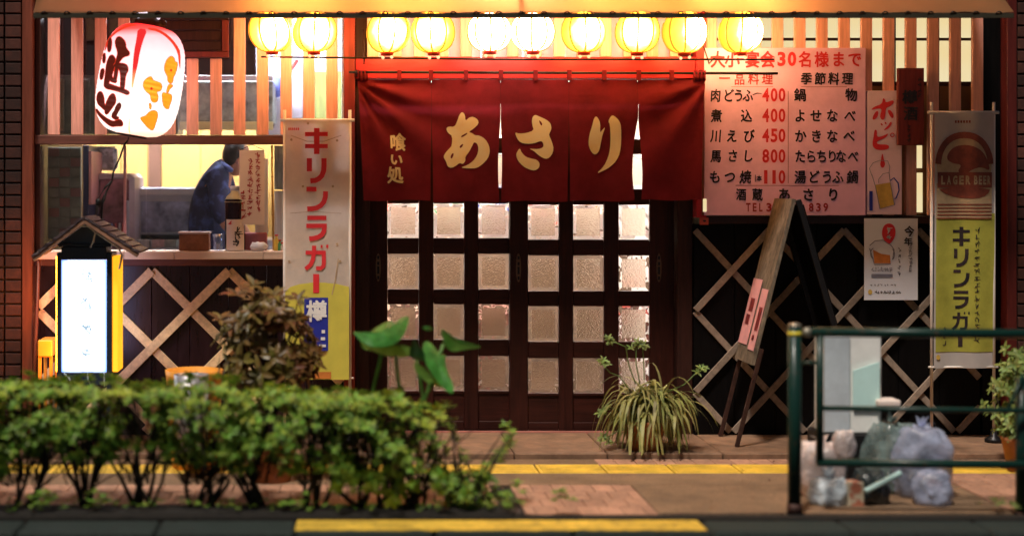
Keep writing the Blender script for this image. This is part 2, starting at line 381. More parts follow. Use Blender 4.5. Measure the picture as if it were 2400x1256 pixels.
BANY = M('banner_yellow', (0.74, 0.66, 0.10), 0.8, scale=6, var=0.10, bump=0.2, bscale=300, sheer=0.25)
REDP = M('red_print', (0.66, 0.02, 0.028), 0.6, scale=14, col2=(0.70, 0.035, 0.04), bump=0)
DKRED = M('dark_red_print', (0.42, 0.03, 0.03), 0.6, var=0.1, bump=0)
BLKP = M('black_print', (0.012, 0.009, 0.012), 0.5, scale=18, col2=(0.06, 0.03, 0.025), contrast=(0.4, 0.75), bump=0)
BROWNP = M('brown_print', (0.16, 0.03, 0.02), 0.5, var=0.3, bump=0, scale=20)
BLUEP = M('blue_print', (0.02, 0.03, 0.30), 0.5, var=0.1, bump=0)
WHITEP = M('white_print', (0.78, 0.76, 0.74), 0.5, var=0.05, bump=0)
GOLDP = M('gold_print', (0.60, 0.38, 0.08), 0.5, var=0.2, bump=0, scale=20)
ORGP = M('orange_print', (0.62, 0.20, 0.04), 0.5, var=0.2, bump=0, scale=20)
LABELP = M('brown_label_print', (0.24, 0.055, 0.03), 0.5, var=0.4, bump=0, scale=14)
TANP = M('tan_label_print', (0.50, 0.34, 0.19), 0.5, var=0.25, bump=0, scale=12)
LINEP = M('fine_line_print', (0.42, 0.14, 0.12), 0.5, var=0.1, bump=0)
GREYP = M('grey_print', (0.20, 0.19, 0.24), 0.5, var=0.3, bump=0, scale=20)
PINK = M('pink_sign_face', (0.92, 0.50, 0.70), 0.42, stain=0.12, sscale=4.0, scale=3, var=0.07, bump=0.15, bscale=90)
PINKW = M('pale_sign_face', (0.88, 0.62, 0.72), 0.45, stain=0.12, sscale=5.0, scale=3, var=0.07, bump=0.15, bscale=90)
MAROON = M('maroon_board', (0.15, 0.018, 0.014), 0.55, stretch=(12, 12, 1), scale=4, var=0.35, bump=0.3, bscale=30)
PAPER = M('white_paper', (0.72, 0.71, 0.76), 0.6, scale=4, var=0.05, bump=0.1)
PAPERP = M('peach_paper', (0.80, 0.66, 0.58), 0.7, scale=4, var=0.05, bump=0.1)
POLE = M('white_pole', (0.75, 0.68, 0.62), 0.4, bump=0.05, var=0.08)
GREENM = M('green_painted_steel', (0.006, 0.030, 0.023), 0.35, scale=26, col2=(0.05, 0.035, 0.022), contrast=(0.60, 0.66), bump=0.15, bscale=80, coat=0.08, spec=0.25)
GREYW = M('worn_grey_board', (0.19, 0.145, 0.10), 0.75, stain=0.5, sscale=7.0, stretch=(3, 3, 1), scale=14, var=0.5, bump=0.6, bscale=60)
IRON = M('rusty_iron', (0.05, 0.022, 0.016), 0.6, metal=0.4, scale=20, var=0.5)
LEAFH = M('azalea_leaf', (0.17, 0.29, 0.035), 0.5, scale=3, var=0.3, bump=0, isl=0.45, sheer=0.3)
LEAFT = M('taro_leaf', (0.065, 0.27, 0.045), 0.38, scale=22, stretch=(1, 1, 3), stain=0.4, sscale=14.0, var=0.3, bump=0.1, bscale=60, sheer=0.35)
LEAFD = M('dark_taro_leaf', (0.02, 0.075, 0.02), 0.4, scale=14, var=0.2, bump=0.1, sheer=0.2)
LEAFL = M('pale_taro_leaf', (0.15, 0.33, 0.07), 0.45, scale=14, var=0.15, bump=0.1, sheer=0.4)
LEAFB = M('bronze_leaf', (0.13, 0.12, 0.025), 0.45, scale=3, var=0.35, bump=0, isl=0.5, sheer=0.25, col2=(0.17, 0.055, 0.018))
LEAFS = M('spider_leaf', (0.20, 0.23, 0.06), 0.5, scale=4, var=0.3, bump=0, isl=0.4, sheer=0.3, col2=(0.34, 0.31, 0.11))
LEAFV = M('variegated_leaf', (0.20, 0.27, 0.07), 0.5, scale=6, var=0.3, bump=0, isl=0.4, sheer=0.3)
STEM = M('plant_stem', (0.12, 0.20, 0.05), 0.5, bump=0)
TWIG = M('twig_bark', (0.022, 0.016, 0.011), 0.85, scale=30, var=0.4, bump=0.5)
TERRA = M('terracotta', (0.34, 0.13, 0.05), 0.8, scale=10, var=0.25, bump=0.3)
TIN = M('galvanised_tin', (0.42, 0.40, 0.42), 0.35, metal=0.7, scale=6, var=0.3)
ORANGEP = M('orange_paint_and_light', (0.72, 0.30, 0.04), 0.4, scale=6, var=0.2)
THING = thin_glass('window_glass', (0.93, 0.95, 0.97), 0.05)
CLEARG = thin_glass('clear_bevel_glass', (0.92, 0.94, 0.95), 0.10, 0.04)
def hammered(name):
    m, nt, N, L = newmat(name); out = N.new('ShaderNodeOutputMaterial')
    p = N.new('ShaderNodeBsdfRefraction'); p.inputs['IOR'].default_value = 1.25; p.inputs['Roughness'].default_value = 0.26
    p.inputs[0].default_value = (1.0, 0.95, 0.87, 1)
    df = N.new('ShaderNodeBsdfDiffuse'); df.inputs[0].default_value = (0.16, 0.12, 0.09, 1)
    tr = N.new('ShaderNodeBsdfTranslucent'); tr.inputs[0].default_value = (0.75, 0.60, 0.46, 1)
    gl = N.new('ShaderNodeBsdfGlossy'); gl.inputs['Roughness'].default_value = 0.35
    tc = N.new('ShaderNodeTexCoord'); v = N.new('ShaderNodeTexNoise'); v.inputs['Scale'].default_value = 135; v.inputs['Detail'].default_value = 2
    L.new(tc.outputs['Object'], v.inputs['Vector']); b = N.new('ShaderNodeBump'); b.inputs['Strength'].default_value = 1.0; b.inputs['Distance'].default_value = 0.0055
    L.new(v.outputs[0], b.inputs['Height'])
    for q in (p, df, gl): L.new(b.outputs[0], q.inputs['Normal'])
    m1 = N.new('ShaderNodeMixShader'); m1.inputs[0].default_value = 0.0; L.new(p.outputs[0], m1.inputs[1]); L.new(tr.outputs[0], m1.inputs[2])
    m2 = N.new('ShaderNodeMixShader'); m2.inputs[0].default_value = 0.12; L.new(m1.outputs[0], m2.inputs[1]); L.new(df.outputs[0], m2.inputs[2])
    m3 = N.new('ShaderNodeMixShader'); m3.inputs[0].default_value = 0.06; L.new(m2.outputs[0], m3.inputs[1]); L.new(gl.outputs[0], m3.inputs[2])
    L.new(m3.outputs[0], out.inputs[0]); return m
HAMMER = hammered('hammered_glass')
def bevel_glass():
    m, nt, N, L = newmat('bevelled_glass'); out = N.new('ShaderNodeOutputMaterial'); r = N.new('ShaderNodeBsdfRefraction'); r.inputs['IOR'].default_value = 1.22; r.inputs['Roughness'].default_value = 0.01
    g = N.new('ShaderNodeBsdfGlossy'); g.inputs['Roughness'].default_value = 0.05; tc = N.new('ShaderNodeTexCoord'); v = N.new('ShaderNodeTexNoise'); v.inputs['Scale'].default_value = 22; v.inputs['Detail'].default_value = 1
    oi = N.new('ShaderNodeObjectInfo'); va = N.new('ShaderNodeVectorMath'); L.new(tc.outputs['Object'], va.inputs[0]); L.new(oi.outputs['Location'], va.inputs[1]); L.new(va.outputs[0], v.inputs['Vector'])
    b = N.new('ShaderNodeBump'); b.inputs['Strength'].default_value = 1.0; b.inputs['Distance'].default_value = 0.02; L.new(v.outputs[0], b.inputs['Height']); L.new(b.outputs[0], r.inputs['Normal']); L.new(b.outputs[0], g.inputs['Normal'])
    mx = N.new('ShaderNodeMixShader'); mx.inputs[0].default_value = 0.10; L.new(r.outputs[0], mx.inputs[1]); L.new(g.outputs[0], mx.inputs[2]); L.new(mx.outputs[0], out.inputs[0]); return m
BEVELG = bevel_glass()

# ------------------------------------------------------------------ ground
def struct(o): o['kind'] = 'structure'; return o
struct(box('road', -60, 60, -60, -2.40, -0.40, -0.15, ROADM, bev=0))
kerb = bpy.data.objects.new('kerb', None); COL.objects.link(kerb); kerb.location = (0, -2.3, -0.2); struct(kerb)
kx0, kx1 = X(695, -2.28), X(1645, -2.28)
xs = [-9.0]
while xs[-1] < 9: xs.append(xs[-1] + 0.6)
for a, b in zip(xs, xs[1:]):
    box('kerb_stone', a + 0.003, b - 0.003, -2.398, -2.17, -0.38, -0.032, KERBM, kerb, 0.012)
pv, pf = [], []
n = 90
for i in range(n + 1):
    x = kx0 + (kx1 - kx0) * i / n
    pv += [(x, -2.178 - 0.004 * noise.noise((x * 9, 1, 0)), -0.0285), (x + 0.01 * noise.noise((x * 7, 2, 0)), -2.385 + 0.02 * noise.noise((x * 14, 5, 0)), -0.0285)]
for i in range(n): pf.append([2 * i, 2 * i + 1, 2 * i + 3, 2 * i + 2])
mesh('painted_strip', pv, pf, YWORN, kerb)
pave = struct(box('pavement', -9, 9, -2.17, 4.2, -0.30, -0.043, MORTAR, bev=0))
def slab(name, x0, x1, y0, y1, m, z1=-0.030, z0=-0.0428, bev=0.002): return box(name, x0, x1, y0, y1, z0, z1, m, pave, bev)
XR = X(1545, -2.06)
slab('asphalt_patch', -9, 2.05, -1.36, -1.055, ASPH)
slab('asphalt_patch', XR + 0.005, 2.05, -2.02, -1.365, ASPH)
slab('asphalt_patch', -9, X(1395, -0.7), -0.805, -0.645, ASPH)
slab('asphalt_patch', 3.5, 9, -2.02, -1.36, ASPH)
slab('asphalt_patch', -9, -3.62, -2.02, -1.365, ASPH)
def pavers(x0, x1, y0, y1, w=0.1, l=0.2, stag=True):
    me = None; y = y1; r = 0
    bm = bmesh.new(); bm_box(bm, (-w / 2 + .0018, -l / 2 + .0018, 0), (w / 2 - .0018, l / 2 - .0018, 0.0128), 0.002)
    me = bpy.data.meshes.new('paver'); bm.to_mesh(me); bm.free(); me.materials.append(PAVER)
    bm = bmesh.new(); bm_box(bm, (-w / 4 + .0018, -l / 2 + .0018, 0), (w / 4 - .0018, l / 2 - .0018, 0.0128), 0.002); mh = bpy.data.meshes.new('paver'); bm.to_mesh(mh); bm.free(); mh.materials.append(PAVER)
    while y - l >= y0 - 0.02:
        x = x0 + (w / 2 if (r % 2 and stag) else 0)
        if r % 2 and stag:
            for hx_ in (x0 + w / 4, x0 + w / 4 + (int((x1 - x0 + .001) / w) - .5) * w): link('paver', mh, pave, (hx_, y - l / 2, -0.0428 + random.uniform(0, 0.002)))
        while x + w <= x0 + int((x1 - x0 + .001) / w) * w + 0.001:
            link('paver', me, pave, (x + w / 2, y - l / 2, -0.0428 + random.uniform(0, 0.002))); x += w
        y -= l; r += 1
pavers(XR - 0.6, XR, -2.08, -1.365, 0.1, 0.175)
pavers(-3.6, XR - 0.62, -1.95, -1.365, 0.115, 0.19)
pavers(X(1395, -0.7), 3.6, -0.81, -0.645, 0.105, 0.155)
pavers(2.06, 3.46, -2.05, -1.06, 0.115, 0.19)
tac = []
x = X(165, -0.93) - 0.35 * 2
while x < 3.9:
    t = box('tactile_tile', x + 0.004, x + 0.346, -1.05, -0.812, -0.0428, -0.028, YELLOW, pave, 0.003)
    bm = bmesh.new()
    for q in range(4): bm_box(bm, (x + 0.018, -1.035 + q * 0.057, -0.029), (x + 0.332, -1.006 + q * 0.057, -0.0235), 0.002)
    bt_ = from_bm('guide_bars', bm, YELLOW, pave); bt_['kind'] = 'stuff'; x += 0.35
struct(box('soil_bed', X(-700, -1.8), X(1185, -1.8), -2.168, -1.94, -0.06, -0.006, SOIL, bev=0.015))
struct(box('gutter_soil', X(1188, -2.1), 9, -2.168, -2.085, -0.06, -0.024, SOIL, bev=0.004))
# doorstep slabs
st = struct(bpy.data.objects.new('doorstep', None)); COL.objects.link(st); st.location = (0, -0.3, 0)
sx = [-9, -6, X(60, -.3), X(520, -.3), X(950, -0.3), X(1190, -.3), X(1400, -.3), X(1660, -.3), X(1900, -.3), X(2150, -.3), X(2420, -.3), 6, 9]
for a, b in zip(sx, sx[1:]): box('stone_slab', a + 0.003, b - 0.003, -0.64, 0.30, -0.0428, 0.0, STEPM, st, 0.005)

# ------------------------------------------------------------------ side brick walls
def brick_wall(x0, x1, label, zt=3.3):
    wl = thing('brick_wall', ((x0 + x1) / 2, 0.1, 0), label, 'brick wall')
    box('backing', x0, x1, -0.085, 0.3, 0, zt, MORTAR, wl, 0)
    bm = bmesh.new(); bm_box(bm, (-0.098, -0.014, -0.028), (0.098, 0.01, 0.031), 0.003); me = bpy.data.meshes.new('brick'); bm.to_mesh(me); bm.free(); me.materials.append(BRICK)
    bm = bmesh.new(); bm_box(bm, (-0.045, -0.014, -0.028), (0.045, 0.01, 0.031), 0.003); mh = bpy.data.meshes.new('brick'); bm.to_mesh(mh); bm.free(); mh.materials.append(BRICK)
    z = 0.035; r = 0
    while z < 2.75:
        x = x0; k = r % 2
        while x < x1 - 0.05:
            L = 0.2 if (k % 2 == 0) else 0.096
            if x + L > x1 + 0.005: L = 0.096
            if x + L > x1 + 0.01: break
            link('brick', me if L > 0.15 else mh, wl, (x + L / 2, -0.09 + random.uniform(-.002, .002), z)); x += L + 0.004; k += 1
        z += 0.070; r += 1
    return wl
brick_wall(X(57) - 0.8, X(57), 'dark red brick wall beside the orange-lit post and the glowing box lamp')
brick_wall(X(2368), X(2368) + 0.8, 'dark brick wall beyond the red post and the tall yellow banner')

# ------------------------------------------------------------------ shop building
shop = thing('shop_building', (X(1200), 0.1, 0), 'small wooden bar front with slatted windows, sliding glazed doors and cloth awning', 'building')
B = lambda n, a, b, c, d, y0, y1, m, bev=0.003, par=None: box(n, X(a), X(b), y0, y1, Z(d), Z(c), m, par or shop, bev)
G0 = 1018.5
# posts and beams
B('post', 60, 84, -40, G0, -0.10, 0.10, POSTW)
B('post', 86, 98, 20, 606, -0.045, 0.06, DARKW)
B('post', 806, 832, -40, G0, -0.06, 0.20, M('left_door_post', (0.20, 0.022, 0.015), 0.4, stretch=(12, 12, 1), scale=4, var=0.3))
B('post', 1627, 1650, 20, 510, -0.06, 0.15, REDW)
B('door_jamb', 833, 866, 20, G0, 0.02, 0.24, DARKW)
B('door_jamb', 1590, 1625, 20, G0, 0.02, 0.24, DARKW)
B('post', 2300, 2342, -40, G0, -0.02, 0.15, BLACKW)  # black board stands for the dark gap beside the red post
B('post', 2343, 2366, -40, G0, -0.10, 0.10, M('right_red_post', (0.085, 0.010, 0.007), 0.45, stretch=(12, 12, 1), scale=4, var=0.3))
B('beam', 85, 664, 318, 339, -0.055, 0.05, BEAMW)
B('beam', 664.5, 805.5, 318, 339, -0.055, 0.05, BEAMW)
B('beam', 85, 805.5, -40, 34, -0.04, 0.10, DARKW)
B('beam', 833, 1626, -40, 34, -0.04, 0.10, DARKW)
B('beam', 1650.5, 2299, -40, 36, -0.04, 0.10, DARKW)
B('lintel', 833, 1626, 136, 186, -0.05, 0.12, REDW)
B('shelf_board', 300, 415, 587, 605, -0.16, 0.12, SHELFW)
B('shelf_board', 99, 299.4, 587, 605, -0.16, 0.12, SHELFW)
B('shelf_board', 415.6, 620, 587, 605, -0.16, 0.12, SHELFW)
B('shelf_board', 620.6, 805, 587, 605, -0.16, 0.12, SHELFW)
B('beam', 85, 805.5, 605.5, 622, -0.05, 0.05, BEAMW)
B('beam', 1650.5, 2299, 506, 524, -0.045, 0.05, M('low_beam', (0.03, 0.008, 0.006), 0.5, stretch=(1, 12, 12), scale=4, var=.4))
# lower boards
PURP = M('lower_board', (0.020, 0.008, 0.011), 0.3, stretch=(8, 8, 1), scale=5, var=0.4, bump=0.25, bscale=14, orand=0.15)
x = 85
while x < 800: B('wall_board', x + .5, min(x + 90, 805.5) - .5, 622.5, G0, 0.0, 0.05, PURP, 0.002); x += 90
x = 1626
while x < 2298: B('wall_board', x + .5, min(x + 96, 2299.5) - .5, 524.5, G0, 0.0, 0.05, BLACKW, 0.002); x += 96
# lattices
def clipseg(a, b, r):
    (x0, y0), (x1, y1) = a, b; t0, t1 = 0.0, 1.0
    for p, q in ((-(x1 - x0), x0 - r[0]), ((x1 - x0), r[2] - x0), (-(y1 - y0), y0 - r[1]), ((y1 - y0), r[3] - y0)):
        if abs(p) < 1e-9:
            if q < 0: return None
            continue
        t = q / p
        if p < 0: t0 = max(t0, t)
        else: t1 = min(t1, t)
    if t0 >= t1 - 0.02: return None
    return (x0 + (x1 - x0) * t0, y0 + (y1 - y0) * t0), (x0 + (x1 - x0) * t1, y0 + (y1 - y0) * t1)
def lattice(px, py, rect, x0, y0, wd, m):
    for k in range(-8, 12):
        for sgn in (1, -1):
            a = (x0 + k * px, y0); b = (x0 + k * px + sgn * px * 4, y0 + 4 * py)
            c = clipseg(a, b, rect)
            if c:
                yy = -0.010 if sgn > 0 else -0.0235
                bar('lattice_strip', (X(c[0][0]), yy, Z(c[0][1])), (X(c[1][0]), yy, Z(c[1][1])), S(wd), 0.013, m, shop, 0.002)
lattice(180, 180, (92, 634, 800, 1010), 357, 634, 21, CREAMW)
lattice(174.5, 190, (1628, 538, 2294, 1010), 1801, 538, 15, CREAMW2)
# slats
L1 = [(128, 34, 317), (182.5, 34, 317), (237.5, 34, 317), (292, 34, 317), (346, 136, 317), (399, 136, 317), (452, 138, 317), (507, 138, 317), (562, 34, 317), (616, 34, 317), (671, 34, 317), (724, 34, 317), (778, 34, 317)]
for c, a, b in L1: B('slat', c - 13.5, c + 13.5, a + .5, b, -0.035, -0.005, WOOD)
c = 874
while c < 1610: B('slat', c - 13.5, c + 13.5, 35, 135, -0.035, -0.005, WOOD); c += 54.4
c = 1664
while c < 2300: B('slat', c - 12.5, c + 12.5, 36.5, 505, -0.035, -0.005, WOOD); c += 51.9
# dark shutter high on the left window
B('shutter_frame', 378, 538, 36, 50, -0.07, -0.04, DARKW); B('shutter_frame', 378, 538, 124, 137, -0.07, -0.04, MAROON)
B('shutter_frame', 378, 391, 50.5, 123.5, -0.07, -0.04, DARKW); B('shutter_frame', 522, 538, 50.5, 123.5, -0.07, -0.04, MAROON)
for q in range(3): B('shutter_slat', 392, 521, 52 + q * 24, 73 + q * 24, -0.06, -0.045, DARKW)
# panes of the left window, upper shoji
for a, b in ((99, 340), (342, 570), (572, 804)):
    B('window_pane', a, b, 340, 586.5, 0.030, 0.034, THING, 0); B('window_pane', a, b, 35, 317, 0.030, 0.034, THING, 0)
B('window_bar', 288, 294, 340, 586.5, 0.02, 0.045, M('aluminium_bar', (0.45, 0.2, 0.2), 0.4, metal=.3))
# transom over the doors: lit paper panels
TRANS = M('transom_paper', (0.84, 0.66, 0.70), 0.7, var=0.08, scale=4, sheer=0.2)
for i in range(8): B('transom_panel', 835 + i * 98.5, 931 + i * 98.5, 35, 135, 0.04, 0.05, TRANS, 0.001)
# right: backlit paper window
SHOJI = lit('lit_paper', (1.0, 0.76, 0.36), 0.40, (1.0, 0.84, 0.50), 2.5)
BROWNB = M('brown_infill', (0.20, 0.10, 0.04), 0.6, stretch=(1, 1, 1), scale=3, var=0.3)
for a, b in ((1652, 1762), (1764, 1876), (1878, 1990), (1992, 2104), (2106, 2204), (2208, 2297)):
    B('lit_paper_pane', a, b, 38, 87, 0.06, 0.065, SHOJI, 0); B('lit_paper_pane', a, b, 94, 190, 0.06, 0.065, SHOJI, 0)
    B('infill_panel', a, b, 200, 504, 0.055, 0.07, BROWNB, 0)
B('window_bar', 1652, 2297, 87.5, 93.5, 0.045, 0.075, DARKW); B('window_bar', 1652, 2297, 190.5, 199.5, 0.045, 0.075, DARKW)
B('window_bar', 2104.3, 2105.7, 36, 504, 0.04, 0.08, DARKW); B('window_bar', 2204.3, 2207.7, 36, 504, 0.035, 0.08, DARKW)
B('lit_paper_pane', 2188, 2203, 202, 262, 0.045, 0.05, SHOJI, 0)
B('lit_paper_pane', 2144, 2168, 338, 394, 0.045, 0.05, SHOJI, 0); B('lit_paper_pane', 2141, 2169, 405, 498, 0.045, 0.05, SHOJI, 0)
B('lit_paper_pane', 1641, 1649, 466, 496, -0.075, -0.07, SHOJI, 0)  # small glowing strip on the post's red trim, not paper
# sliding doors
def door(px0, px1, cols, y0, handle_px, dy):
    d = box('sliding_door', X(px0), X(px1), y0 + 0.012, y0 + 0.024, Z(1012), Z(930 + dy), DOORH, shop, 0.001)
    P = lambda n, a, b, c, e, m, t=0.0, bev=0.003: box(n, X(a), X(b), y0 + t, y0 + 0.036 - t, Z(e), Z(c), m, d, bev)
    ed = [px0] + [v for c in cols for v in c] + [px1]
    for i in range(0, len(ed), 2): P('stile', ed[i], ed[i + 1], 190, 1016, DOORW)
    rows = [(240, 322), (358, 440), (478, 560), (598, 682), (718, 802), (841, 924)]
    rr = [190] + [v + dy for r in rows for v in r] + [931 + dy]
    for a, b in cols:
        for i in range(0, len(rr), 2): P('rail', a + .6, b - .6, rr[i], rr[i + 1], DOORH, 0.003)
        P('rail', a + .6, b - .6, 996, 1016, DOORH, 0.003)
        for r0, r1 in rows:
            r0 += dy; r1 += dy
            e = 8.5
            # hammered centre and a bevelled clear border
            yy = y0 + 0.018
            box('hammered_pane', X(a + e), X(b - e), yy, yy + 0.004, Z(r1 - e), Z(r0 + e), HAMMER, d, 0)
            xa, xb, za, zb = X(a + .5), X(b - .5), Z(r1 - .5), Z(r0 + .5); xi, xj, zi, zj = X(a + e), X(b - e), Z(r1 - e), Z(r0 + e)
            yo, yi = yy + 0.003, yy - 0.002
            vs = [(xa, yo, za), (xb, yo, za), (xb, yo, zb), (xa, yo, zb), (xi, yi, zi), (xj, yi, zi), (xj, yi, zj), (xi, yi, zj)]
            mesh('pane_border', vs, [[0, 1, 5, 4], [1, 2, 6, 5], [2, 3, 7, 6], [3, 0, 4, 7]], BEVELG, d)
    hx = handle_px
    for h in hx:
        pr = [(X(h) + S(6) * math.cos(t), y0 - 0.003, Z(630) + S(34) * math.sin(t)) for t in [2 * math.pi * i / 20 for i in range(20)]]
        bk = [(p[0], y0, p[2]) for p in pr]
        mesh('handle_plate', pr + bk, [list(range(20))] + [[i, i + 20, (i + 1) % 20 + 20, (i + 1) % 20] for i in range(20)], M('bronze_plate', (0.20, 0.10, 0.06), 0.35, metal=0.7), d)
        for q in (-24, -10, 6, 24):
            box('handle_slot', X(h) - S(2.6), X(h) + S(2.6), y0 - 0.0055, y0 - 0.0035, Z(630 + q) - S(4 if q != 6 else 9), Z(630 + q) + S(4 if q != 6 else 9), BLK, d, 0)
    return d
door(867, 1218, [(910, 985), (1020, 1093), (1127, 1200)], 0.155, [888], 0)
door(1200, 1589, [(1243, 1316), (1350, 1423), (1458, 1531)], 0.105, [1220, 1553], 3)
box('door_track', X(866), X(1590), 0.08, 0.21, Z(1022), Z(1016.5), DARKW, shop)
box('track_rail', X(868), X(1588), 0.072, 0.078, Z(1021), Z(1014), M('sill_rail', (0.55, 0.22, 0.18), 0.4, metal=0.3), shop, 0.001)
# shell of the building: rooms behind the front
CREAMWALL = M('cream_wall', (0.80, 0.47, 0.13), 0.7, scale=2, var=0.06, bump=0.1)
WHITEWALL = M('white_wall', (0.86, 0.84, 0.81), 0.7, scale=2, var=0.08, bump=0.1)
WAINS = M('wainscot', (0.080, 0.048, 0.028), 0.6, scale=3, var=0.25)
FLOORM = M('room_floor', (0.07, 0.04, 0.025), 0.5, scale=8)
CEILM = M('room_ceiling', (0.55, 0.48, 0.42), 0.8, scale=4)
xa, xb, xm = X(62), X(2364), X(818)
box('room_floor', xa, xb, 0.31, 3.4, -0.043, 0.0, FLOORM, shop, 0)
box('room_ceiling', xa, xb, 0.11, 3.4, 2.75, 2.8, CEILM, shop, 0)
box('outer_wall', xa - 0.12, xa, 0.31, 3.5, 0, 3.3, DARKW, shop, 0); box('outer_wall', xb, xb + 0.12, 0.31, 3.5, 0, 3.3, DARKW, shop, 0)
box('back_wall', xa, xb, 3.4, 3.5, 0, 3.3, WHITEWALL, shop, 0)
box('upper_front_wall', xa, xb, -0.03, 0.1, Z(-41), 3.35, DARKW, shop, 0)
box('roof', xa - .15, xb + .15, -0.2, 3.6, 3.36, 3.45, DARKW, shop, 0.01)
box('partition', xm - 0.04, xm + 0.04, 0.22, 3.4, 0.0, 2.75, WHITEWALL, shop, 0)
box('partition', X(1640) - 0.03, X(1640) + 0.03, 0.26, 3.4, 0.0, 2.75, WHITEWALL, shop, 0)
# dining room behind the doors
box('room_wall', xm + 0.05, X(1640) - 0.04, 2.3, 2.36, 1.06, 2.74, WHITEWALL, shop, 0)
box('wainscot', xm + 0.05, X(1640) - 0.04, 2.27, 2.36, 0.0, 1.055, WAINS, shop, 0)
# kitchen wall
KY = 2.0
for a, b in ((60, 283), (285, 348), (379, 470), (471, 560), (562, 812)):
    box('wall_panel', X(a, KY), X(b, KY), KY, KY + 0.03, 0.9, 2.74, CREAMWALL, shop, 0.002)
box('wall_post', X(349, KY), X(378, KY), KY - 0.03, KY + 0.03, 0.9, 2.74, M('kitchen_post', (0.22, 0.10, 0.06), 0.6, stretch=(8, 8, 1)), shop)

# awning
YA = -0.75
ax0, ax1 = X(78, YA), X(2376, YA); az = Z(30, YA)
aw = mesh('awning', *(lambda: (
    [(ax0 - 0.02 * j / 8 * 2 + (ax1 - ax0 + 0.04 * j / 8) * i / 60, YA + 0.72 * j / 8, az + 0.62 * j / 8 - 0.035 * math.sin(math.pi * j / 8) + 0.004 * math.sin(i * 1.9)) for j in range(9) for i in range(61)],
    [[j * 61 + i, j * 61 + i + 1, (j + 1) * 61 + i + 1, (j + 1) * 61 + i] for j in range(8) for i in range(60)]))(), AWN, shop, True)
box('edge_band', ax0, ax1, YA - 0.004, YA + 0.004, az - 0.030, az - 0.004, M('awning_edge', (0.03, 0.025, 0.012), 0.8, scale=20), aw, 0.001)
tube('edge_pipe', [(ax0, YA + 0.02, az - 0.012), (ax1, YA + 0.02, az - 0.012)], 0.010, BLK, aw)
loops = []
x = ax0 + 0.06
while x < ax1:
    loops.append(([(x - 0.016, YA - 0.006, az - 0.006), (x - 0.008, YA - 0.008, az + 0.003), (x + 0.004, YA - 0.008, az + 0.004), (x + 0.016, YA - 0.004, az - 0.004)], 0.0035)); x += 0.122
tubes('lacing', loops, BLK, aw)
for xx in (ax0 + 0.02, (ax0 + ax1) / 2, ax1 - 0.02):
    tube('awning_arm', [(xx, -0.04, 2.98), (xx, YA + 0.03, az - 0.012)], 0.012, BLK, aw)

# ------------------------------------------------------------------ rods and lanterns
rod = thing('lantern_rod', (X(1200, -.42), -0.42, Z(138, -.42)), 'long thin black rod running under the row of yellow lanterns', 'rod')
tube('rod', [(X(612, -.42), -0.42, Z(134, -.42)), (X(1200, -.42), -.42, Z(140, -.42)), (X(1815, -.42), -0.42, Z(140, -.42))], 0.0055, BLK, rod)
for px in (853, 1662): tube('hanger', [(X(px, -.3), -0.42, Z(141, -.3)), (X(px, -.3), -0.30, Z(150, -.3)), (X(px, -.3), -0.04, Z(60, -.3))], 0.004, BLK, rod)
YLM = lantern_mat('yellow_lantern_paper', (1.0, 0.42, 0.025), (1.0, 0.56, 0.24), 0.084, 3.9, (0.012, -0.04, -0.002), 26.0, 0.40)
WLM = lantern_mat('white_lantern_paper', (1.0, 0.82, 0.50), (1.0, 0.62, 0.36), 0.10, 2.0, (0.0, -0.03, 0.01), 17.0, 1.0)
RIB = M('lantern_rib', (0.55, 0.10, 0.02), 0.6, emit=((1.0, 0.30, 0.02), 0.62))
CAPR = M('lantern_cap', (0.40, 0.02, 0.02), 0.4)
BEAD = M('lantern_bead', (0.85, 0.55, 0.25), 0.4, emit=((1.0, 0.7, 0.4), 0.5))
YL = -0.42
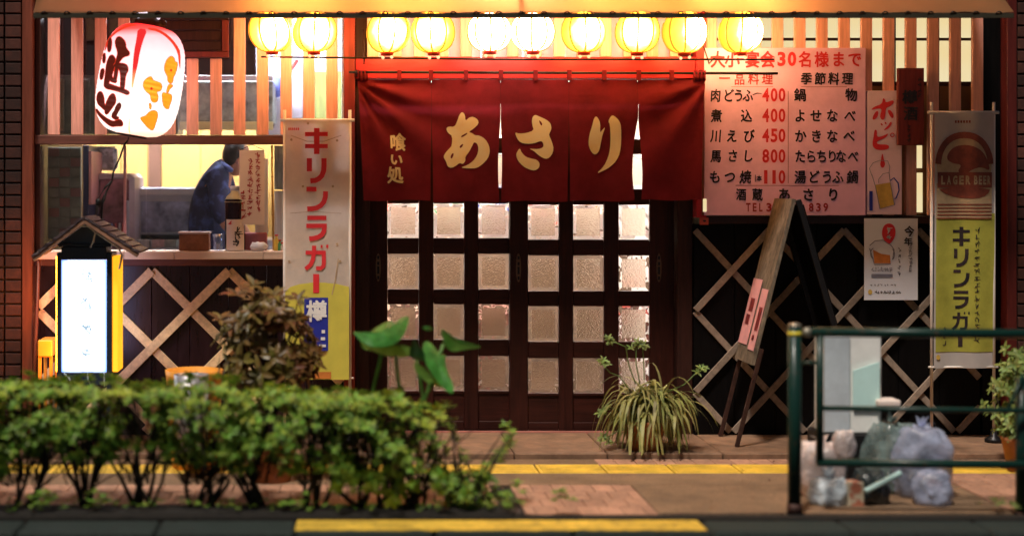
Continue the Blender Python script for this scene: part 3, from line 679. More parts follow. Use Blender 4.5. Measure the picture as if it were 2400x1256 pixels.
def yellow_lantern(px, m, label, tilt=0.0, bot=120, grp='small round lanterns along the front'):
    R = S(51, YL); cz = Z(76, YL); hb = S(bot - 76, YL)
    t = thing('paper_lantern', (X(px, YL), YL, cz), label, 'lantern', grp)
    c = Vector((X(px, YL), YL, cz)); prof = []
    for i in range(15):
        a = -math.pi / 2 + math.pi * i / 14; prof.append((max(0.030, R * abs(math.cos(a)) ** 0.72), hb * math.sin(a)))
    # paper with shallow gores between the ribs
    vs, fs = [], []; n = 64
    ph = random.uniform(0, 0.78)
    for r, z in prof:
        for k in range(n):
            an = 2 * math.pi * k / n; g = 1 - 0.035 * (abs(math.cos(4 * (an + ph))) ** 6)
            vs.append((c.x + r * g * math.cos(an) + tilt * z, c.y + r * g * math.sin(an), c.z + z))
    for i in range(14):
        for k in range(n): k2 = (k + 1) % n; fs.append([i * n + k, i * n + k2, (i + 1) * n + k2, (i + 1) * n + k])
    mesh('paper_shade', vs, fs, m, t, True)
    for q in range(8):
        an = -ph + math.pi * q / 4
        tube('rib', [(c.x + r * 0.985 * math.cos(an) + tilt * z, c.y + r * 0.985 * math.sin(an), c.z + z) for r, z in prof], 0.0062, RIB, t, 5)
    lathe('bottom_cap', [(0.020, -hb - 0.020), (0.034, -hb - 0.018), (0.036, -hb - 0.002), (0.03, -hb + 0.006)], (c.x - tilt * hb, c.y, c.z), CAPR, t, 16)
    lathe('top_cap', [(0.034, hb - 0.008), (0.036, hb + 0.008), (0.02, hb + 0.018)], (c.x + tilt * hb, c.y, c.z), CAPR, t, 16)
    for s in (-1, 1):
        b = c + Vector((s * 0.024 - tilt * hb, -0.02, -hb - 0.026 - random.uniform(0, 0.008)))
        lathe('bead', [(0.002, -0.009), (0.008, -0.005), (0.009, 0.0), (0.008, 0.005), (0.002, 0.009)], b, BEAD, t, 10)
    tube('cord', [(c.x + tilt * hb, c.y, c.z + hb + 0.015), (c.x + tilt * hb, c.y, 2.62 if c.y < -.3 else 2.7)], 0.002, BLK, t, 5)
    return t
LN = [(633, YLM, 'tilted yellow paper lantern at the left end of the row, nearest the big white lantern', -0.12, 121),
      (738, YLM, 'yellow paper lantern above the white and yellow banner, second from the left end', 0.03, 121),
      (910, YLM, 'yellow paper lantern just right of the left door post', 0.0, 123),
      (1015, YLM, 'yellow paper lantern touching the left side of the white-glowing pair', 0.0, 123),
      (1147, WLM, 'white-glowing paper lantern, left one of the middle pair', 0.0, 120),
      (1249, WLM, 'white-glowing paper lantern, right one of the middle pair', 0.0, 120),
      (1367, YLM, 'yellow paper lantern just right of the white-glowing pair', 0.0, 122),
      (1494, YLM, 'yellow paper lantern over the last glyph of the cloth curtain', 0.0, 123),
      (1604, YLM, 'yellow paper lantern above the right end of the red curtain', 0.0, 124),
      (1736, YLM, 'yellow paper lantern hanging in front of the pink menu board, right end of the row', 0.0, 123)]
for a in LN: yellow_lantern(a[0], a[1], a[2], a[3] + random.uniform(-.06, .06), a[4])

# big tilted white lantern
YB = -0.40
bl = thing('paper_lantern', (X(325, YB), YB, Z(190, YB)), 'large tilted white paper lantern with black brush characters', 'lantern', None)
axis = Vector((0.165, 0, 1)).normalized(); side = Vector((axis.z, 0, -axis.x))
BC = Vector((X(330, YB), YB, Z(189, YB))); BH = S(129, YB); BR = S(99, YB)
def brad(v):
    s = min(1.0, abs(v) / BH)
    k = (1 - s ** 3.6) ** 0.5 if s < 1 else 0
    return BR * (0.36 + 0.64 * k) * (1.0 - 0.006 * math.cos(v * 230)) * (1.0 - 0.05 * max(0, v / BH))
vs, fs = [], []; n = 56; NV = 60
for i in range(NV + 1):
    v = -BH + 2 * BH * i / NV; r = brad(v)
    for k in range(n):
        an = 2 * math.pi * k / n; p = BC + axis * v + side * (r * math.cos(an)) + Vector((0, 1, 0)) * (r * math.sin(an)); vs.append(p)
for i in range(NV):
    for k in range(n): k2 = (k + 1) % n; fs.append([i * n + k, i * n + k2, (i + 1) * n + k2, (i + 1) * n + k])
def big_paper():
    m, nt, N, L = newmat('big_lantern_paper'); out = N.new('ShaderNodeOutputMaterial'); e = N.new('ShaderNodeEmission')
    tc = N.new('ShaderNodeTexCoord'); sp = N.new('ShaderNodeSeparateXYZ'); L.new(tc.outputs['Object'], sp.inputs[0])
    mr = N.new('ShaderNodeMapRange'); mr.inputs['From Min'].default_value = -BH; mr.inputs['From Max'].default_value = BH; L.new(sp.outputs['Z'], mr.inputs[0])
    cr = N.new('ShaderNodeValToRGB'); E = cr.color_ramp.elements; E[0].position = 0.0; E[0].color = (1, .50, .35, 1); E[1].position = 1.0; E[1].color = (0.9, .02, .02, 1)
    for p, c in ((0.08, (1, .80, .70, 1)), (0.45, (1, .62, .58, 1)), (0.72, (1.0, .50, .50, 1)), (0.88, (0.95, .36, .38, 1)), (0.945, (0.85, .06, .05, 1))):
        q = E.new(p); q.color = c
    L.new(mr.outputs[0], cr.inputs[0]); L.new(cr.outputs[0], e.inputs[0])
    nz = N.new('ShaderNodeTexNoise'); nz.inputs['Scale'].default_value = 12; L.new(tc.outputs['Object'], nz.inputs[0])
    st = N.new('ShaderNodeMapRange'); st.inputs['To Min'].default_value = 0.80; st.inputs['To Max'].default_value = 1.05; L.new(nz.outputs[0], st.inputs[0]); L.new(st.outputs[0], e.inputs[1])
    L.new(e.outputs[0], out.inputs[0]); return m
mesh('paper_shade', vs, fs, big_paper(), bl, True)
def on_lantern(x, z):
    d = Vector((x - BC.x, 0, z - BC.z)); v = d.dot(axis); u = d.dot(side); r = brad(max(-BH * .999, min(BH * .999, v))) * 1.035
    return BC.y - math.sqrt(max(0.0, r * r - u * u))
lz = lambda pts: [(200 + a / 3.923, 20 + b / 3.923) for a, b in pts]
BLKCH = [[(255, 290), (275, 330), (272, 400), (260, 425), (245, 390), (243, 320)], [(205, 430), (218, 470), (212, 525), (198, 500), (196, 460)],
         [(190, 580), (212, 585), (195, 670), (175, 660), (178, 600)],
         [(345, 292), (380, 312), (412, 350), (415, 400), (465, 458), (405, 470), (372, 500), (345, 548), (328, 545), (350, 480), (357, 430), (330, 370), (323, 320)],
         [(285, 450), (328, 505), (290, 560), (275, 620), (258, 735), (220, 745), (235, 640), (245, 520)],
         [(240, 715), (300, 735), (400, 772), (455, 796), (448, 815), (390, 790), (300, 765), (232, 750)],
         [(300, 560), (318, 555), (280, 660), (335, 685), (338, 708), (262, 680)], [(335, 552), (352, 552), (335, 690), (318, 688)],
         [(320, 540), (430, 548), (445, 600), (415, 645), (408, 775), (383, 775), (390, 645), (372, 580), (322, 562)],
         [(160, 790), (192, 790), (215, 850), (212, 900), (245, 930), (232, 950), (190, 915), (150, 880), (142, 830)],
         [(250, 880), (290, 815), (320, 815), (332, 880), (300, 920), (245, 985), (228, 975), (240, 920)],
         [(335, 925), (370, 885), (386, 922), (340, 985), (330, 1015), (358, 1025), (320, 1032), (288, 1000), (325, 960)],
         [(122, 925), (160, 975), (240, 1035), (300, 1062), (345, 1050), (372, 1042), (390, 1088), (330, 1085), (275, 1092), (220, 1050), (148, 980)]]
YELCH = [([(820, 460), (845, 480), (850, 515), (870, 512), (866, 560), (852, 620), (835, 650), (830, 700), (810, 712), (790, 690), (790, 645), (768, 610), (763, 560), (785, 495)], [(820, 575), (832, 592), (820, 608), (806, 592)]),
         ([(808, 712), (835, 728), (812, 752), (800, 768), (790, 800), (778, 790), (790, 735)], None),
         ([(742, 790), (775, 800), (822, 805), (818, 860), (800, 905), (792, 942), (758, 930), (745, 880)], None),
         ([(655, 650), (668, 690), (700, 698), (738, 712), (744, 755), (725, 785), (695, 785), (712, 830), (702, 880), (665, 888), (648, 860), (645, 815), (606, 790), (580, 740), (590, 695), (620, 668)], [(655, 745), (672, 763), (655, 780), (640, 763)]),
         ([(632, 888), (652, 900), (648, 950), (634, 940)], None),
         ([(638, 960), (690, 955), (706, 990), (685, 1060), (650, 1138), (610, 1110), (575, 1065), (545, 1020), (600, 1008)], None)]
RIM = M('red_rim_print', (0.60, 0.03, 0.02), 0.6, emit=((0.9, 0.05, 0.02), 0.35), bump=0)
YINK = M('yellow_ink', (0.8, 0.4, 0.03), 0.6, emit=((1.0, 0.38, 0.02), 0.42), bump=0)
INK = M('black_ink', (0.02, 0.005, 0.005), 0.6, emit=((0.12, 0.012, 0.006), 0.4), bump=0)
p = Print(YB, on_lantern, 0.003)
for l in BLKCH: p.poly([lz(l)], 2, 3.5)
for o_, h_ in YELCH: p.poly([lz(o_)], 2, 1.0)
p.done('character_outline', RIM, bl, 0.02)
p = Print(YB, on_lantern, 0.005)
for l in BLKCH: p.poly([lz(l)], 2, 2.0)
p.done('brush_characters', INK, bl, 0.02)
p = Print(YB, on_lantern, 0.005)
for o_, h_ in YELCH: p.poly([lz(o_)] + ([lz(h_)] if h_ else []), 2)
p.done('yellow_characters', YINK, bl, 0.02)
def stripe_m():
    m, nt, N, L = newmat('red_stripe'); out = N.new('ShaderNodeOutputMaterial'); e = N.new('ShaderNodeEmission')
    tc = N.new('ShaderNodeTexCoord'); sp = N.new('ShaderNodeSeparateXYZ'); L.new(tc.outputs['Object'], sp.inputs[0])
    mr = N.new('ShaderNodeMapRange'); mr.inputs['From Min'].default_value = -0.27; mr.inputs['From Max'].default_value = 0.27; L.new(sp.outputs['Z'], mr.inputs[0])
    cr = N.new('ShaderNodeValToRGB'); E = cr.color_ramp.elements; E[0].color = (1, .72, .25, 1); E[1].color = (.85, .03, .03, 1); E[0].position = 0.42; E[1].position = 0.62
    L.new(mr.outputs[0], cr.inputs[0]); L.new(cr.outputs[0], e.inputs[0]); e.inputs[1].default_value = 0.5; L.new(e.outputs[0], out.inputs[0]); return m
p = Print(YB, on_lantern, 0.004)
p.poly([lz([(522, 215), (610, 225), (580, 330), (555, 430), (535, 560), (508, 670), (492, 760), (480, 760), (486, 660), (490, 560), (500, 430), (518, 320)])], 1)
p.poly([lz([(452, 1020), (460, 1030), (442, 1160), (430, 1160)])], 1)
p.done('red_stripe', stripe_m(), bl, 0.02)
p = Print(YB, on_lantern, 0.004)
for sh in ([(205, 420), (212, 330), (260, 260), (340, 205), (450, 150), (520, 190), (470, 188), (400, 210), (310, 255), (245, 320), (222, 400)],
           [(610, 205), (700, 215), (790, 270), (860, 350), (895, 420), (890, 600), (880, 520), (872, 430), (830, 350), (760, 280), (690, 240), (612, 228)]):
    p.poly([lz(sh)], 1)
p.done('red_rim', RIM, bl, 0.02)
top = BC + axis * BH
rot = axis.to_track_quat('Z', 'Y').to_matrix()
lathe('top_cap', [(0.085, -0.01), (0.088, 0.02), (0.07, 0.035), (0.05, 0.05)], top, DARKW, bl, 20, tilt=rot)
lathe('bottom_cap', [(0.075, -0.012), (0.088, -0.008), (0.088, 0.012)], BC - axis * BH, DARKW, bl, 20, tilt=rot)
lathe('lamp_holder', [(0.02, 0.035), (0.03, 0.05), (0.028, 0.09), (0.012, 0.10)], top + Vector((-0.05, -0.03, 0)), M('white_porcelain', (0.8, 0.78, 0.85), 0.25, emit=((0.9, 0.85, 1.0), 0.6)), bl, 14, tilt=rot)
lathe('hook_knob', [(0.004, 0.03), (0.013, 0.04), (0.013, 0.055), (0.004, 0.062)], top + Vector((0.055, -0.05, 0.0)), M('knob', (0.8, 0.8, 0.85), 0.25, emit=((0.9, 0.85, 1.0), 0.5)), bl, 12)
tube('hanging_wire', [top + Vector((0, 0, 0.04)), (top.x, YB, 2.66)], 0.004, BLK, bl)
cd = [(X(a, -.43), -0.43, Z(b, -.43)) for a, b in ((292, 338), (280, 372), (266, 402), (262, 425), (240, 468), (236, 500), (220, 512), (200, 522))]
cord = thing('power_cord', cd[0], 'black cable looping from the big white lantern down to the box lamp roof', 'cable')
tube('cable', cd, 0.005, BLK, cord)
tube('loose_loop', [(X(a, -.44), -0.44, Z(b, -.44)) for a, b in ((262, 425), (246, 440), (228, 470), (232, 486), (244, 470), (250, 446), (240, 480), (237, 520))], 0.006, BLK, cord)
lathe('plug', [(0.006, -0.02), (0.014, -0.018), (0.016, 0.012), (0.006, 0.02)], (X(231, -.45), -0.45, Z(474, -.45)), BLK, cord, 10)
tube('cable_tail', [(X(a, -.40), -0.40, Z(b, -.40)) for a, b in ((292, 338), (296, 334), (299, 330), (302, 322))], 0.005, BLK, cord)

# ------------------------------------------------------------------ noren curtain
YN = -0.20
ncl = thing('door_curtain', (X(1240, YN), YN, Z(172, YN)), 'wide dark red split cloth curtain with cream brush lettering over the doors', 'curtain')
tube('curtain_rod', [(X(818, YN), YN - .006, Z(170, YN)), (X(1822, YN), YN - .006, Z(173, YN))], 0.0075, BLK, ncl)
for px in (838, 1643): box('rod_bracket', X(px, YN) - 0.01, X(px, YN) + 0.01, YN, -0.052, Z(176, YN), Z(164, YN), BLK, ncl)
XL0, XR0 = X(836, YN), X(1655, YN); ZT, ZB = Z(187, YN), Z(472, YN)
def nor(x, z):
    t = max(0.0, min(1.0, (ZT - z) / (ZT - ZB))); y = YN
    y += 0.008 * math.sin((x * 5.3) + 1.2) * t + 0.006 * math.sin(x * 13 + 2 * t) * (0.3 + t)
    dl = math.hypot(x - XL0 - .02, (z - ZT)); al = math.atan2(ZT - z, x - XL0 + 0.02)
    y += 0.020 * math.sin(al * 15) * math.exp(-(dl * 2.2) ** 2) * min(1, dl * 8) * (1 if x > XL0 else 0)
    dr = math.hypot(x - XR0 + .02, (z - ZT)); ar = math.atan2(ZT - z, XR0 - x + 0.02)
    y += 0.020 * math.sin(ar * 10 + 1) * math.exp(-(dr * 1.9) ** 2) * min(1, dr * 8)
    return y + 0.004 * math.sin(x * 31 + z * 4) * t
cuts = [(838, 852, 1011, 1009), (1011.5, 1015, 1173, 1170), (1173.5, 1175, 1333, 1330.5), (1333.5, 1336, 1495, 1486), (1495.3, 1502, 1653, 1643)]
gapx = lambda v, b: 0
hem = [470, 473, 472, 471, 469]
for i, (a0, a1, b0, b1) in enumerate(cuts):
    vs, fs = [], []; nx, nz = 26, 40
    for j in range(nz + 1):
        v = j / nz; k = max(0.0, (v - 0.32) / 0.68)   # joined above, split below
        kk = k if i not in (0, 4) else v
        la = a0 + (a1 - a0) * (v ** 0.8 if i == 0 else min(1, k * 1.4)); rb = b0 + (b1 - b0) * (v if i == 4 else min(1, k * 1.4))
        if i == 2: la -= 0.5 * 0; la += 2.0 * math.sin(min(1, k * 1.1) * math.pi)
        if i == 1: rb -= 3.0 * math.sin(min(1, k * 1.1) * math.pi)
        if i == 3: rb -= 6 * math.sin(min(1, k * 1.05) * math.pi)
        if i == 4 and v > .3: la += 3 * math.sin(min(1, k) * math.pi)
        for q in range(nx + 1):
            u = q / nx; py = 187 + (hem[i] - 187) * v + 1.5 * math.sin(u * 7 + i) * v
            x = X(la + (rb - la) * u, YN); z = Z(py, YN); vs.append((x, nor(x, z), z))
    for j in range(nz):
        for q in range(nx): a = j * (nx + 1) + q; fs.append([a, a + nx + 1, a + nx + 2, a + 1])
    c = mesh('cloth_panel', vs, fs, NOREN, ncl, True)
for px in (936, 1010, 1092, 1174, 1255, 1334, 1416, 1497, 1574):
    sheet('cloth_loop', px - 5, px + 5, 165, 189, YN - .004, NOREN, ncl, lambda x, z: YN - .016 + 0.0, 1, 1, thick=0.02)
for a, b in ((838, 862), (1625, 1653)):
    sheet('gathered_corner', a, b, 166, 190, YN - .004, NOREN, ncl, lambda x, z: YN - 0.012 + 0.006 * math.sin(x * 300), 12, 2, thick=0.012)
za = lambda pts: [(820 + a / 4.83, 240 + b / 4.83) for a, b in pts]
zb = lambda pts: [(1140 + a / 4.83, 240 + b / 4.83) for a, b in pts]
p = Print(YN, nor, 0.004)
p.poly([za([(1270, 108), (1303, 145), (1307, 215), (1350, 172), (1400, 166), (1450, 200), (1456, 245), (1400, 300), (1340, 338), (1388, 352), (1410, 375), (1470, 378), (1535, 420), (1575, 490), (1585, 560), (1563, 635), (1500, 702), (1430, 747), (1350, 750), (1245, 742), (1330, 712), (1395, 665), (1440, 600), (1456, 530), (1442, 470), (1405, 450), (1385, 490), (1350, 560), (1303, 620), (1308, 660), (1280, 702), (1240, 685), (1200, 720), (1150, 745), (1105, 728), (1088, 668), (1056, 620), (1083, 570), (1130, 520), (1155, 490), (1160, 382), (1110, 347), (1090, 298), (1115, 275), (1185, 280), (1213, 220), (1240, 140)]),
        za([(1255, 385), (1300, 358), (1330, 345), (1325, 365), (1265, 402)]), za([(1240, 500), (1275, 470), (1285, 482), (1262, 515), (1245, 520)]), za([(1138, 610), (1165, 570), (1177, 590), (1158, 635), (1142, 637)])], 1)
p.done('brush_character', CREAMP, ncl, 0.025); p = Print(YN, nor, 0.004)
p.poly([zb([(555, 143), (600, 163), (680, 198), (727, 240), (737, 300), (714, 350), (708, 375), (742, 450), (762, 530), (737, 602), (690, 642), (640, 632), (580, 592), (540, 552), (480, 522), (560, 532), (620, 524), (648, 500), (640, 455), (615, 437), (540, 466), (460, 472), (388, 457), (348, 412), (322, 340), (370, 356), (450, 350), (538, 320), (520, 260), (515, 200), (528, 160)]),
        zb([(595, 198), (633, 238), (626, 272), (602, 240)])], 1)
p.poly([zb([(380, 518), (400, 570), (450, 620), (520, 640), (570, 650), (604, 690), (596, 742), (550, 774), (490, 762), (420, 727), (358, 662), (336, 600), (350, 560)])], 1)
p.done('brush_character', CREAMP, ncl, 0.025); p = Print(YN, nor, 0.004)
p.poly([zb([(1238, 158), (1265, 185), (1287, 240), (1285, 350), (1308, 315), (1345, 278), (1312, 370), (1297, 450), (1280, 542), (1250, 587), (1213, 590), (1173, 540), (1153, 470), (1163, 370), (1195, 270), (1213, 190)])], 1)
p.poly([zb([(1425, 148), (1460, 168), (1507, 220), (1524, 280), (1527, 450), (1512, 570), (1472, 662), (1400, 732), (1330, 772), (1245, 810), (1328, 730), (1380, 620), (1400, 520), (1405, 400), (1395, 250), (1376, 218), (1400, 168)])], 1)
p.done('brush_character', CREAMP, ncl, 0.025)
p = Print(YN, nor, 0.004)
p.ch('喰', 932, 334, 38, 42, 0.03, wob=0.02); p.ch('い', 929, 374, 32, 30, 0.04, wob=0.02); p.ch('処', 926, 410, 38, 40, 0.035, wob=0.02)
p.done('small_lettering', CREAMP, ncl, 0.05)

# ------------------------------------------------------------------ tall banners
def banner_base(px0, px1, py0, py1, top, bots, Y, label, cloth, fy):
    t = thing('banner', (X((px0 + px1) / 2, Y), Y, 0), label, 'banner', 'tall cloth banners on white poles')
    c = sheet('cloth', px0 + 4, px1 - 4, py0 + 6, py1, Y, cloth, t, fy, 14, 40)
    for px, b in zip((px0 + 2, px1 - 2), bots):
        tube('pole', [(X(px, Y), Y + .004, Z(b, Y) if b else 0.02), (X(px, Y), Y + .004, Z(top, Y))], 0.009, POLE, t)
    tube('cross_bar', [(X(px0 - 8, Y), Y, Z(py0 + 6, Y)), (X(px1 + 9, Y), Y, Z(py0 + 6, Y))], 0.009, POLE, t)
    tube('cross_bar', [(X(px0 - 6, Y), Y, Z(py1 - 2, Y)), (X(px1 + 7, Y), Y, Z(py1 - 2, Y))], 0.006, POLE, t)
    for px in (px0 + 2, px1 - 2):
        lathe('foot', [(0.05, 0), (0.05, 0.02), (0.02, 0.035), (0.012, 0.08)], (X(px, Y), Y + .004, 0.0), BLK, t, 14)
    return t
Y1 = -0.27
f1 = lambda x, z: Y1 - 0.012 + 0.010 * math.sin(z * 4.0 + x * 3) + 0.004 * math.sin(x * 22 + z * 2)
b1 = banner_base(665, 822, 276, 888, 258, (0, 0), Y1, 'white and yellow banner with red vertical lettering, left of the doors', BANW, f1)
p = Print(Y1, f1, 0.0025)
p.add([(669, 888), (669, 684), (680, 672), (700, 666), (730, 662), (760, 662), (790, 665), (818, 672), (818, 888)], [list(range(9))]); p.done('yellow_field', BANY, b1, 0.03)
p = Print(Y1, f1, 0.005)
R_ = lambda ps: [(640 + a / 3.491, 240 + b / 3.491) for a, b in ps]
def gothic(p, fx=lambda x: x, fy=lambda y: y, k=1.0):
    def st(pts, w, q=R_): p.stroke([(fx(a), fy(b)) for a, b in q(pts)], w / 3.49 * k)
    dep = 0
    st([(358, 212), (358, 425)], 45); st([(262, 262), (448, 262)], 35); st([(262, 360), (448, 360)], 35)
    st([(297, 458), (297, 565)], 42); st([(417, 458), (417, 520), (414, 560), (400, 600), (375, 625), (345, 640), (305, 643)], 42)
    st([(273, 710), (355, 710)], 38); st([(430, 728), (428, 775), (415, 815), (390, 845), (355, 864), (320, 870), (280, 872)], 40)
    st([(280, 945), (436, 945)], 36); st([(272, 1010), (440, 1010)], 36); st([(420, 1022), (416, 1055), (400, 1082), (370, 1102), (335, 1112), (296, 1115)], 38)
    q2 = lambda ps: [(640 + a / 3.305, 560 + b / 3.305) for a, b in ps]
    st([(252, 105), (408, 105)], 32, q2); st([(318, 52), (316, 110), (308, 160), (290, 200), (252, 232)], 34, q2); st([(393, 118), (393, 190), (388, 212), (370, 226), (332, 226)], 33, q2)
    st([(376, 46), (376, 70)], 16, q2); st([(420, 44), (420, 70)], 18, q2)
    p.rect(fx(734), fy(642), fx(748), fy(686))
gothic(p)
for q in range(6): p.rect(676 + q * 4.4, 300, 679 + q * 4.4, 306)
p.done('red_lettering', REDP, b1, 0.03)
p = Print(Y1, f1, 0.0045); p.rect(713, 697, 769, 821); p.done('blue_patch', BLUEP, b1, 0.03)
p = Print(Y1, f1, 0.0075); p.ch('樽', 742, 728, 50, 52, 0.028); p.rect(754, 772, 762, 780); p.rect(752, 789, 762, 796); p.rect(748, 806, 764, 812); p.done('white_lettering', WHITEP, b1, 0.04)
p = Print(Y1, f1, 0.0045); p.rect(735, 870, 776, 886); p.done('orange_patch', ORGP, b1, 0.03)
p = Print(Y1, f1, 0.0045)
for a, b in ((722, 290), (683, 328), (790, 330), (710, 437), (780, 437), (790, 572), (678, 612), (797, 612)): p.ell(a, b, 3, 3, 8)
p.stroke([(682, 318), (720, 332), (760, 332), (800, 318)], 1.6); p.stroke([(680, 500), (730, 496), (800, 500)], 1.2); p.stroke([(793, 606), (785, 660), (778, 690)], 2.0)
p.done('stains_and_eyelets', TANP, b1, 0.03)

f2 = lambda x, z: Y1 - 0.012 + 0.006 * math.sin(z * 3.0) + 0.010 * math.sin(x * 26)
b2 = banner_base(2182, 2332, 258, 862, 240, (0, 0), Y1, 'yellow banner with dark vertical lettering and a brown oval label, by the right post',
                 M('banner_grey', (0.56, 0.51, 0.48), 0.8, scale=5, var=0.1, bump=.2, bscale=300, sheer=0.3), f2)
def w8(ps): return [(1990 + a / 3.139, 480 + b / 3.139) for a, b in ps]
p = Print(Y1, f2, 0.0025)
p.add([(2190, 824), (2190, 500), (2330, 500), (2330, 824)], [[0, 1, 2, 3]]); p.done('yellow_field', BANG, b2, 0.012)
p = Print(Y1, f2, 0.0045); p.ell(2256, 385, 66, 74, 30); p.rect(2190, 430, 2322, 512); p.done('brown_field', TANP, b2, 0.012)
p = Print(Y1, f2, 0.0065)
p.ring(2256, 385, 62, 68, 15, 180, 360); p.poly([[(2212, 372), (2230, 345), (2262, 338), (2296, 352), (2312, 378), (2318, 402), (2296, 392), (2276, 396), (2260, 408), (2240, 404), (2252, 386), (2232, 384)]], 2)
p.rect(2192, 404, 2322, 440); p.poly([[(2194, 440), (2320, 440), (2310, 458), (2282, 466), (2240, 464), (2206, 452)]], 1)
for q in range(5): p.rect(2192, 478 + q * 8, 2322, 481 + q * 8)
for q in range(6): p.rect(2236 + q * 6, 283, 2240 + q * 6, 289)
p.done('brown_label', LABELP, b2, 0.012)
p = Print(Y1, f2, 0.0085)
for c, a in zip('LAGER', (2206, 2221, 2236, 2250, 2264)): p.fit(c, a - 5, a + 5, 412, 433, 0.05)
for c, a in zip('BEER', (2281, 2292, 2303, 2314)): p.fit(c, a - 4, a + 4, 412, 433, 0.04)
p.done('label_lettering', TANP, b2, 0.012)
p = Print(Y1, f2, 0.0045)
gothic(p, lambda x: 2250.5 + (x - 742) * 0.70, lambda y: 531 + (y - 300) * 0.728, 0.66)
for q in range(17): p.scribble(2287, 540 + q * 16, 13, 13, 5, 1.8)
for q in range(3): p.scribble(2213, 772 + q * 16, 12, 12, 5, 1.8)
p.done('dark_lettering', BLKP, b2, 0.012)
p = Print(Y1, f2, 0.0055); p.ell(2196, 836, 5, 6, 12); p.done('gold_mark', GOLDP, b2)

# ------------------------------------------------------------------ sign boards on the right wall
YS = -0.07
def board(name, a, b, c, d, y0, y1, m, label, cat, bev=0.002, edge=None):
    t = thing(name, (X((a + b) / 2, y0), y0, Z(d, y0)), label, cat)
    box('face_board', X(a, y0), X(b, y0), y0, y1, Z(d, y0), Z(c, y0), m, t, bev)
    return t
menu = board('menu_board', 1651, 2029, 113, 505, YS, -0.037, PINK, 'large pink menu board with red prices and black dish names', 'menu board')
box('side_trim', X(1646, YS), X(1650, YS), YS + .004, -0.037, Z(505, YS), Z(175, YS), POSTW, menu, 0.001)
PS = dict(wob=0.018)
p = Print(YS, None, 0.002)
p.row('大小宴会', (1682, 1716, 1763, 1799), 140, 36, 40, bold=0.028, **PS)
p.fit('3', 1822, 1841, 122, 156, 0.04); p.fit('0', 1846, 1866, 122, 156, 0.04)
p.row('名様まで', (1887, 1925, 1965, 2003), 140, 34, 38, bold=0.025, **PS)
for s_, y in (('400', 223), ('400', 271), ('450', 318), ('800', 366), ('110', 415)):
    for c, x in zip(s_, (1794.5, 1814, 1832.5)):
        wd = 8 if c != '1' else 4
        p.fit(c, x - wd, x + wd, y - 16, y + 16, 0.03)
p.done('red_lettering', REDP, menu)
p = Print(YS, None, 0.002)
p.row('料理', (1766, 1798), 185, 27, 29, bold=0.018, **PS); p.ch('一', 1698, 184, 27, 29, 0.018); p.ch('品', 1733, 187, 26, 27, 0.015)
p.fit('T', 1748, 1759, 476, 496, .03); p.fit('E', 1764, 1773, 476, 496, .03); p.fit('L', 1779, 1787, 476, 496, .03); p.fit('3', 1796, 1808, 476, 496, .03)
for c, x in zip('839', (1901, 1918, 1935)): p.fit(c, x - 5.5, x + 5.5, 476, 496, .03)
p.done('brown_lettering', DKRED, menu)
p = Print(YS, None, 0.002)
K = dict(bold=0.024, wob=0.02, shear=0.04)
p.row('季節料理', (1890, 1922, 1954, 1986), 185, 27, 30, **K)
p.row('肉どうふ', (1677, 1707, 1731, 1753), 224, 26, 32, **K); p.stroke([(1764, 223), (1774, 219), (1785, 220)], [2.2, 2.5, 1.2])
p.row('鍋物', (1875, 1995), 223, 29, 31, **K)
p.row('煮込', (1679, 1749), 272, 27, 31, **K); p.row('よせなべ', (1875, 1912, 1950, 1992), 272, 28, 32, **K)
p.row('川えび', (1678, 1715, 1755), 319, 27, 32, **K); p.row('かきなべ', (1876, 1913, 1950, 1990), 319, 28, 32, **K)
p.row('馬さし', (1678, 1717, 1753), 366, 26, 31, **K); p.row('たらちりなべ', (1875, 1901, 1926, 1950, 1971, 1999), 367, 26, 31, **K)
p.row('もつ焼', (1676, 1710, 1747), 415, 28, 32, **K); p.row('湯どうふ鍋', (1875, 1907, 1938, 1963, 1998), 415, 28, 32, **K)
p.ch('本', 1779, 418, 13, 15, 0.02); p.stroke([(1770, 410), (1770, 426)], 1.6)
p.row('酒蔵', (1737, 1775), 456, 25, 29, **K); p.row('あさり', (1838, 1894, 1953), 456, 30, 31, bold=0.03, wob=0.02)
p.done('black_lettering', BLKP, menu)
p = Print(YS, None, 0.001)
p.rect(1714, 203.6, 1812, 204.8); p.rect(1878, 203.6, 1985, 204.8); p.rect(1846.5, 214, 1848, 430); p.rect(1724, 434.5, 1966, 435.8)
p.done('ruled_lines', LINEP, menu)

hop = board('sign_board', 2032, 2114, 213, 503, YS + .004, -0.037, PINKW, 'narrow pale sign with red vertical lettering above a drawn beer mug', 'sign')
p = Print(YS + .004, None, 0.002)
z7 = lambda ps: [(2000 + a / 3.49, 180 + b / 3.49) for a, b in ps]
for l in ([(240, 172), (262, 190), (262, 215), (325, 190), (332, 215), (300, 245), (265, 255), (262, 320), (248, 358), (225, 350), (215, 320), (235, 260), (180, 265), (140, 275), (170, 245), (235, 225)],
          [(180, 285), (205, 280), (200, 330), (165, 358), (152, 340)], [(275, 275), (300, 270), (330, 310), (325, 345), (300, 330)],
          [(222, 378), (240, 390), (238, 403), (224, 396)], [(255, 368), (272, 378), (270, 392), (256, 385)], [(300, 368), (320, 378), (290, 425), (245, 443), (258, 425), (285, 400)],
          [(172, 430), (195, 440), (190, 500), (255, 480), (290, 460), (268, 500), (190, 530), (195, 555), (290, 555), (292, 590), (240, 603), (180, 598), (152, 560), (165, 490)],
          [(236, 615), (250, 680), (262, 720), (240, 752), (217, 730), (224, 680)]): p.poly([z7(l)], 2)
p.ring(*z7([(318, 478)])[0], 4.3, 4.3, 2.2)
p.done('red_lettering', REDP, hop)
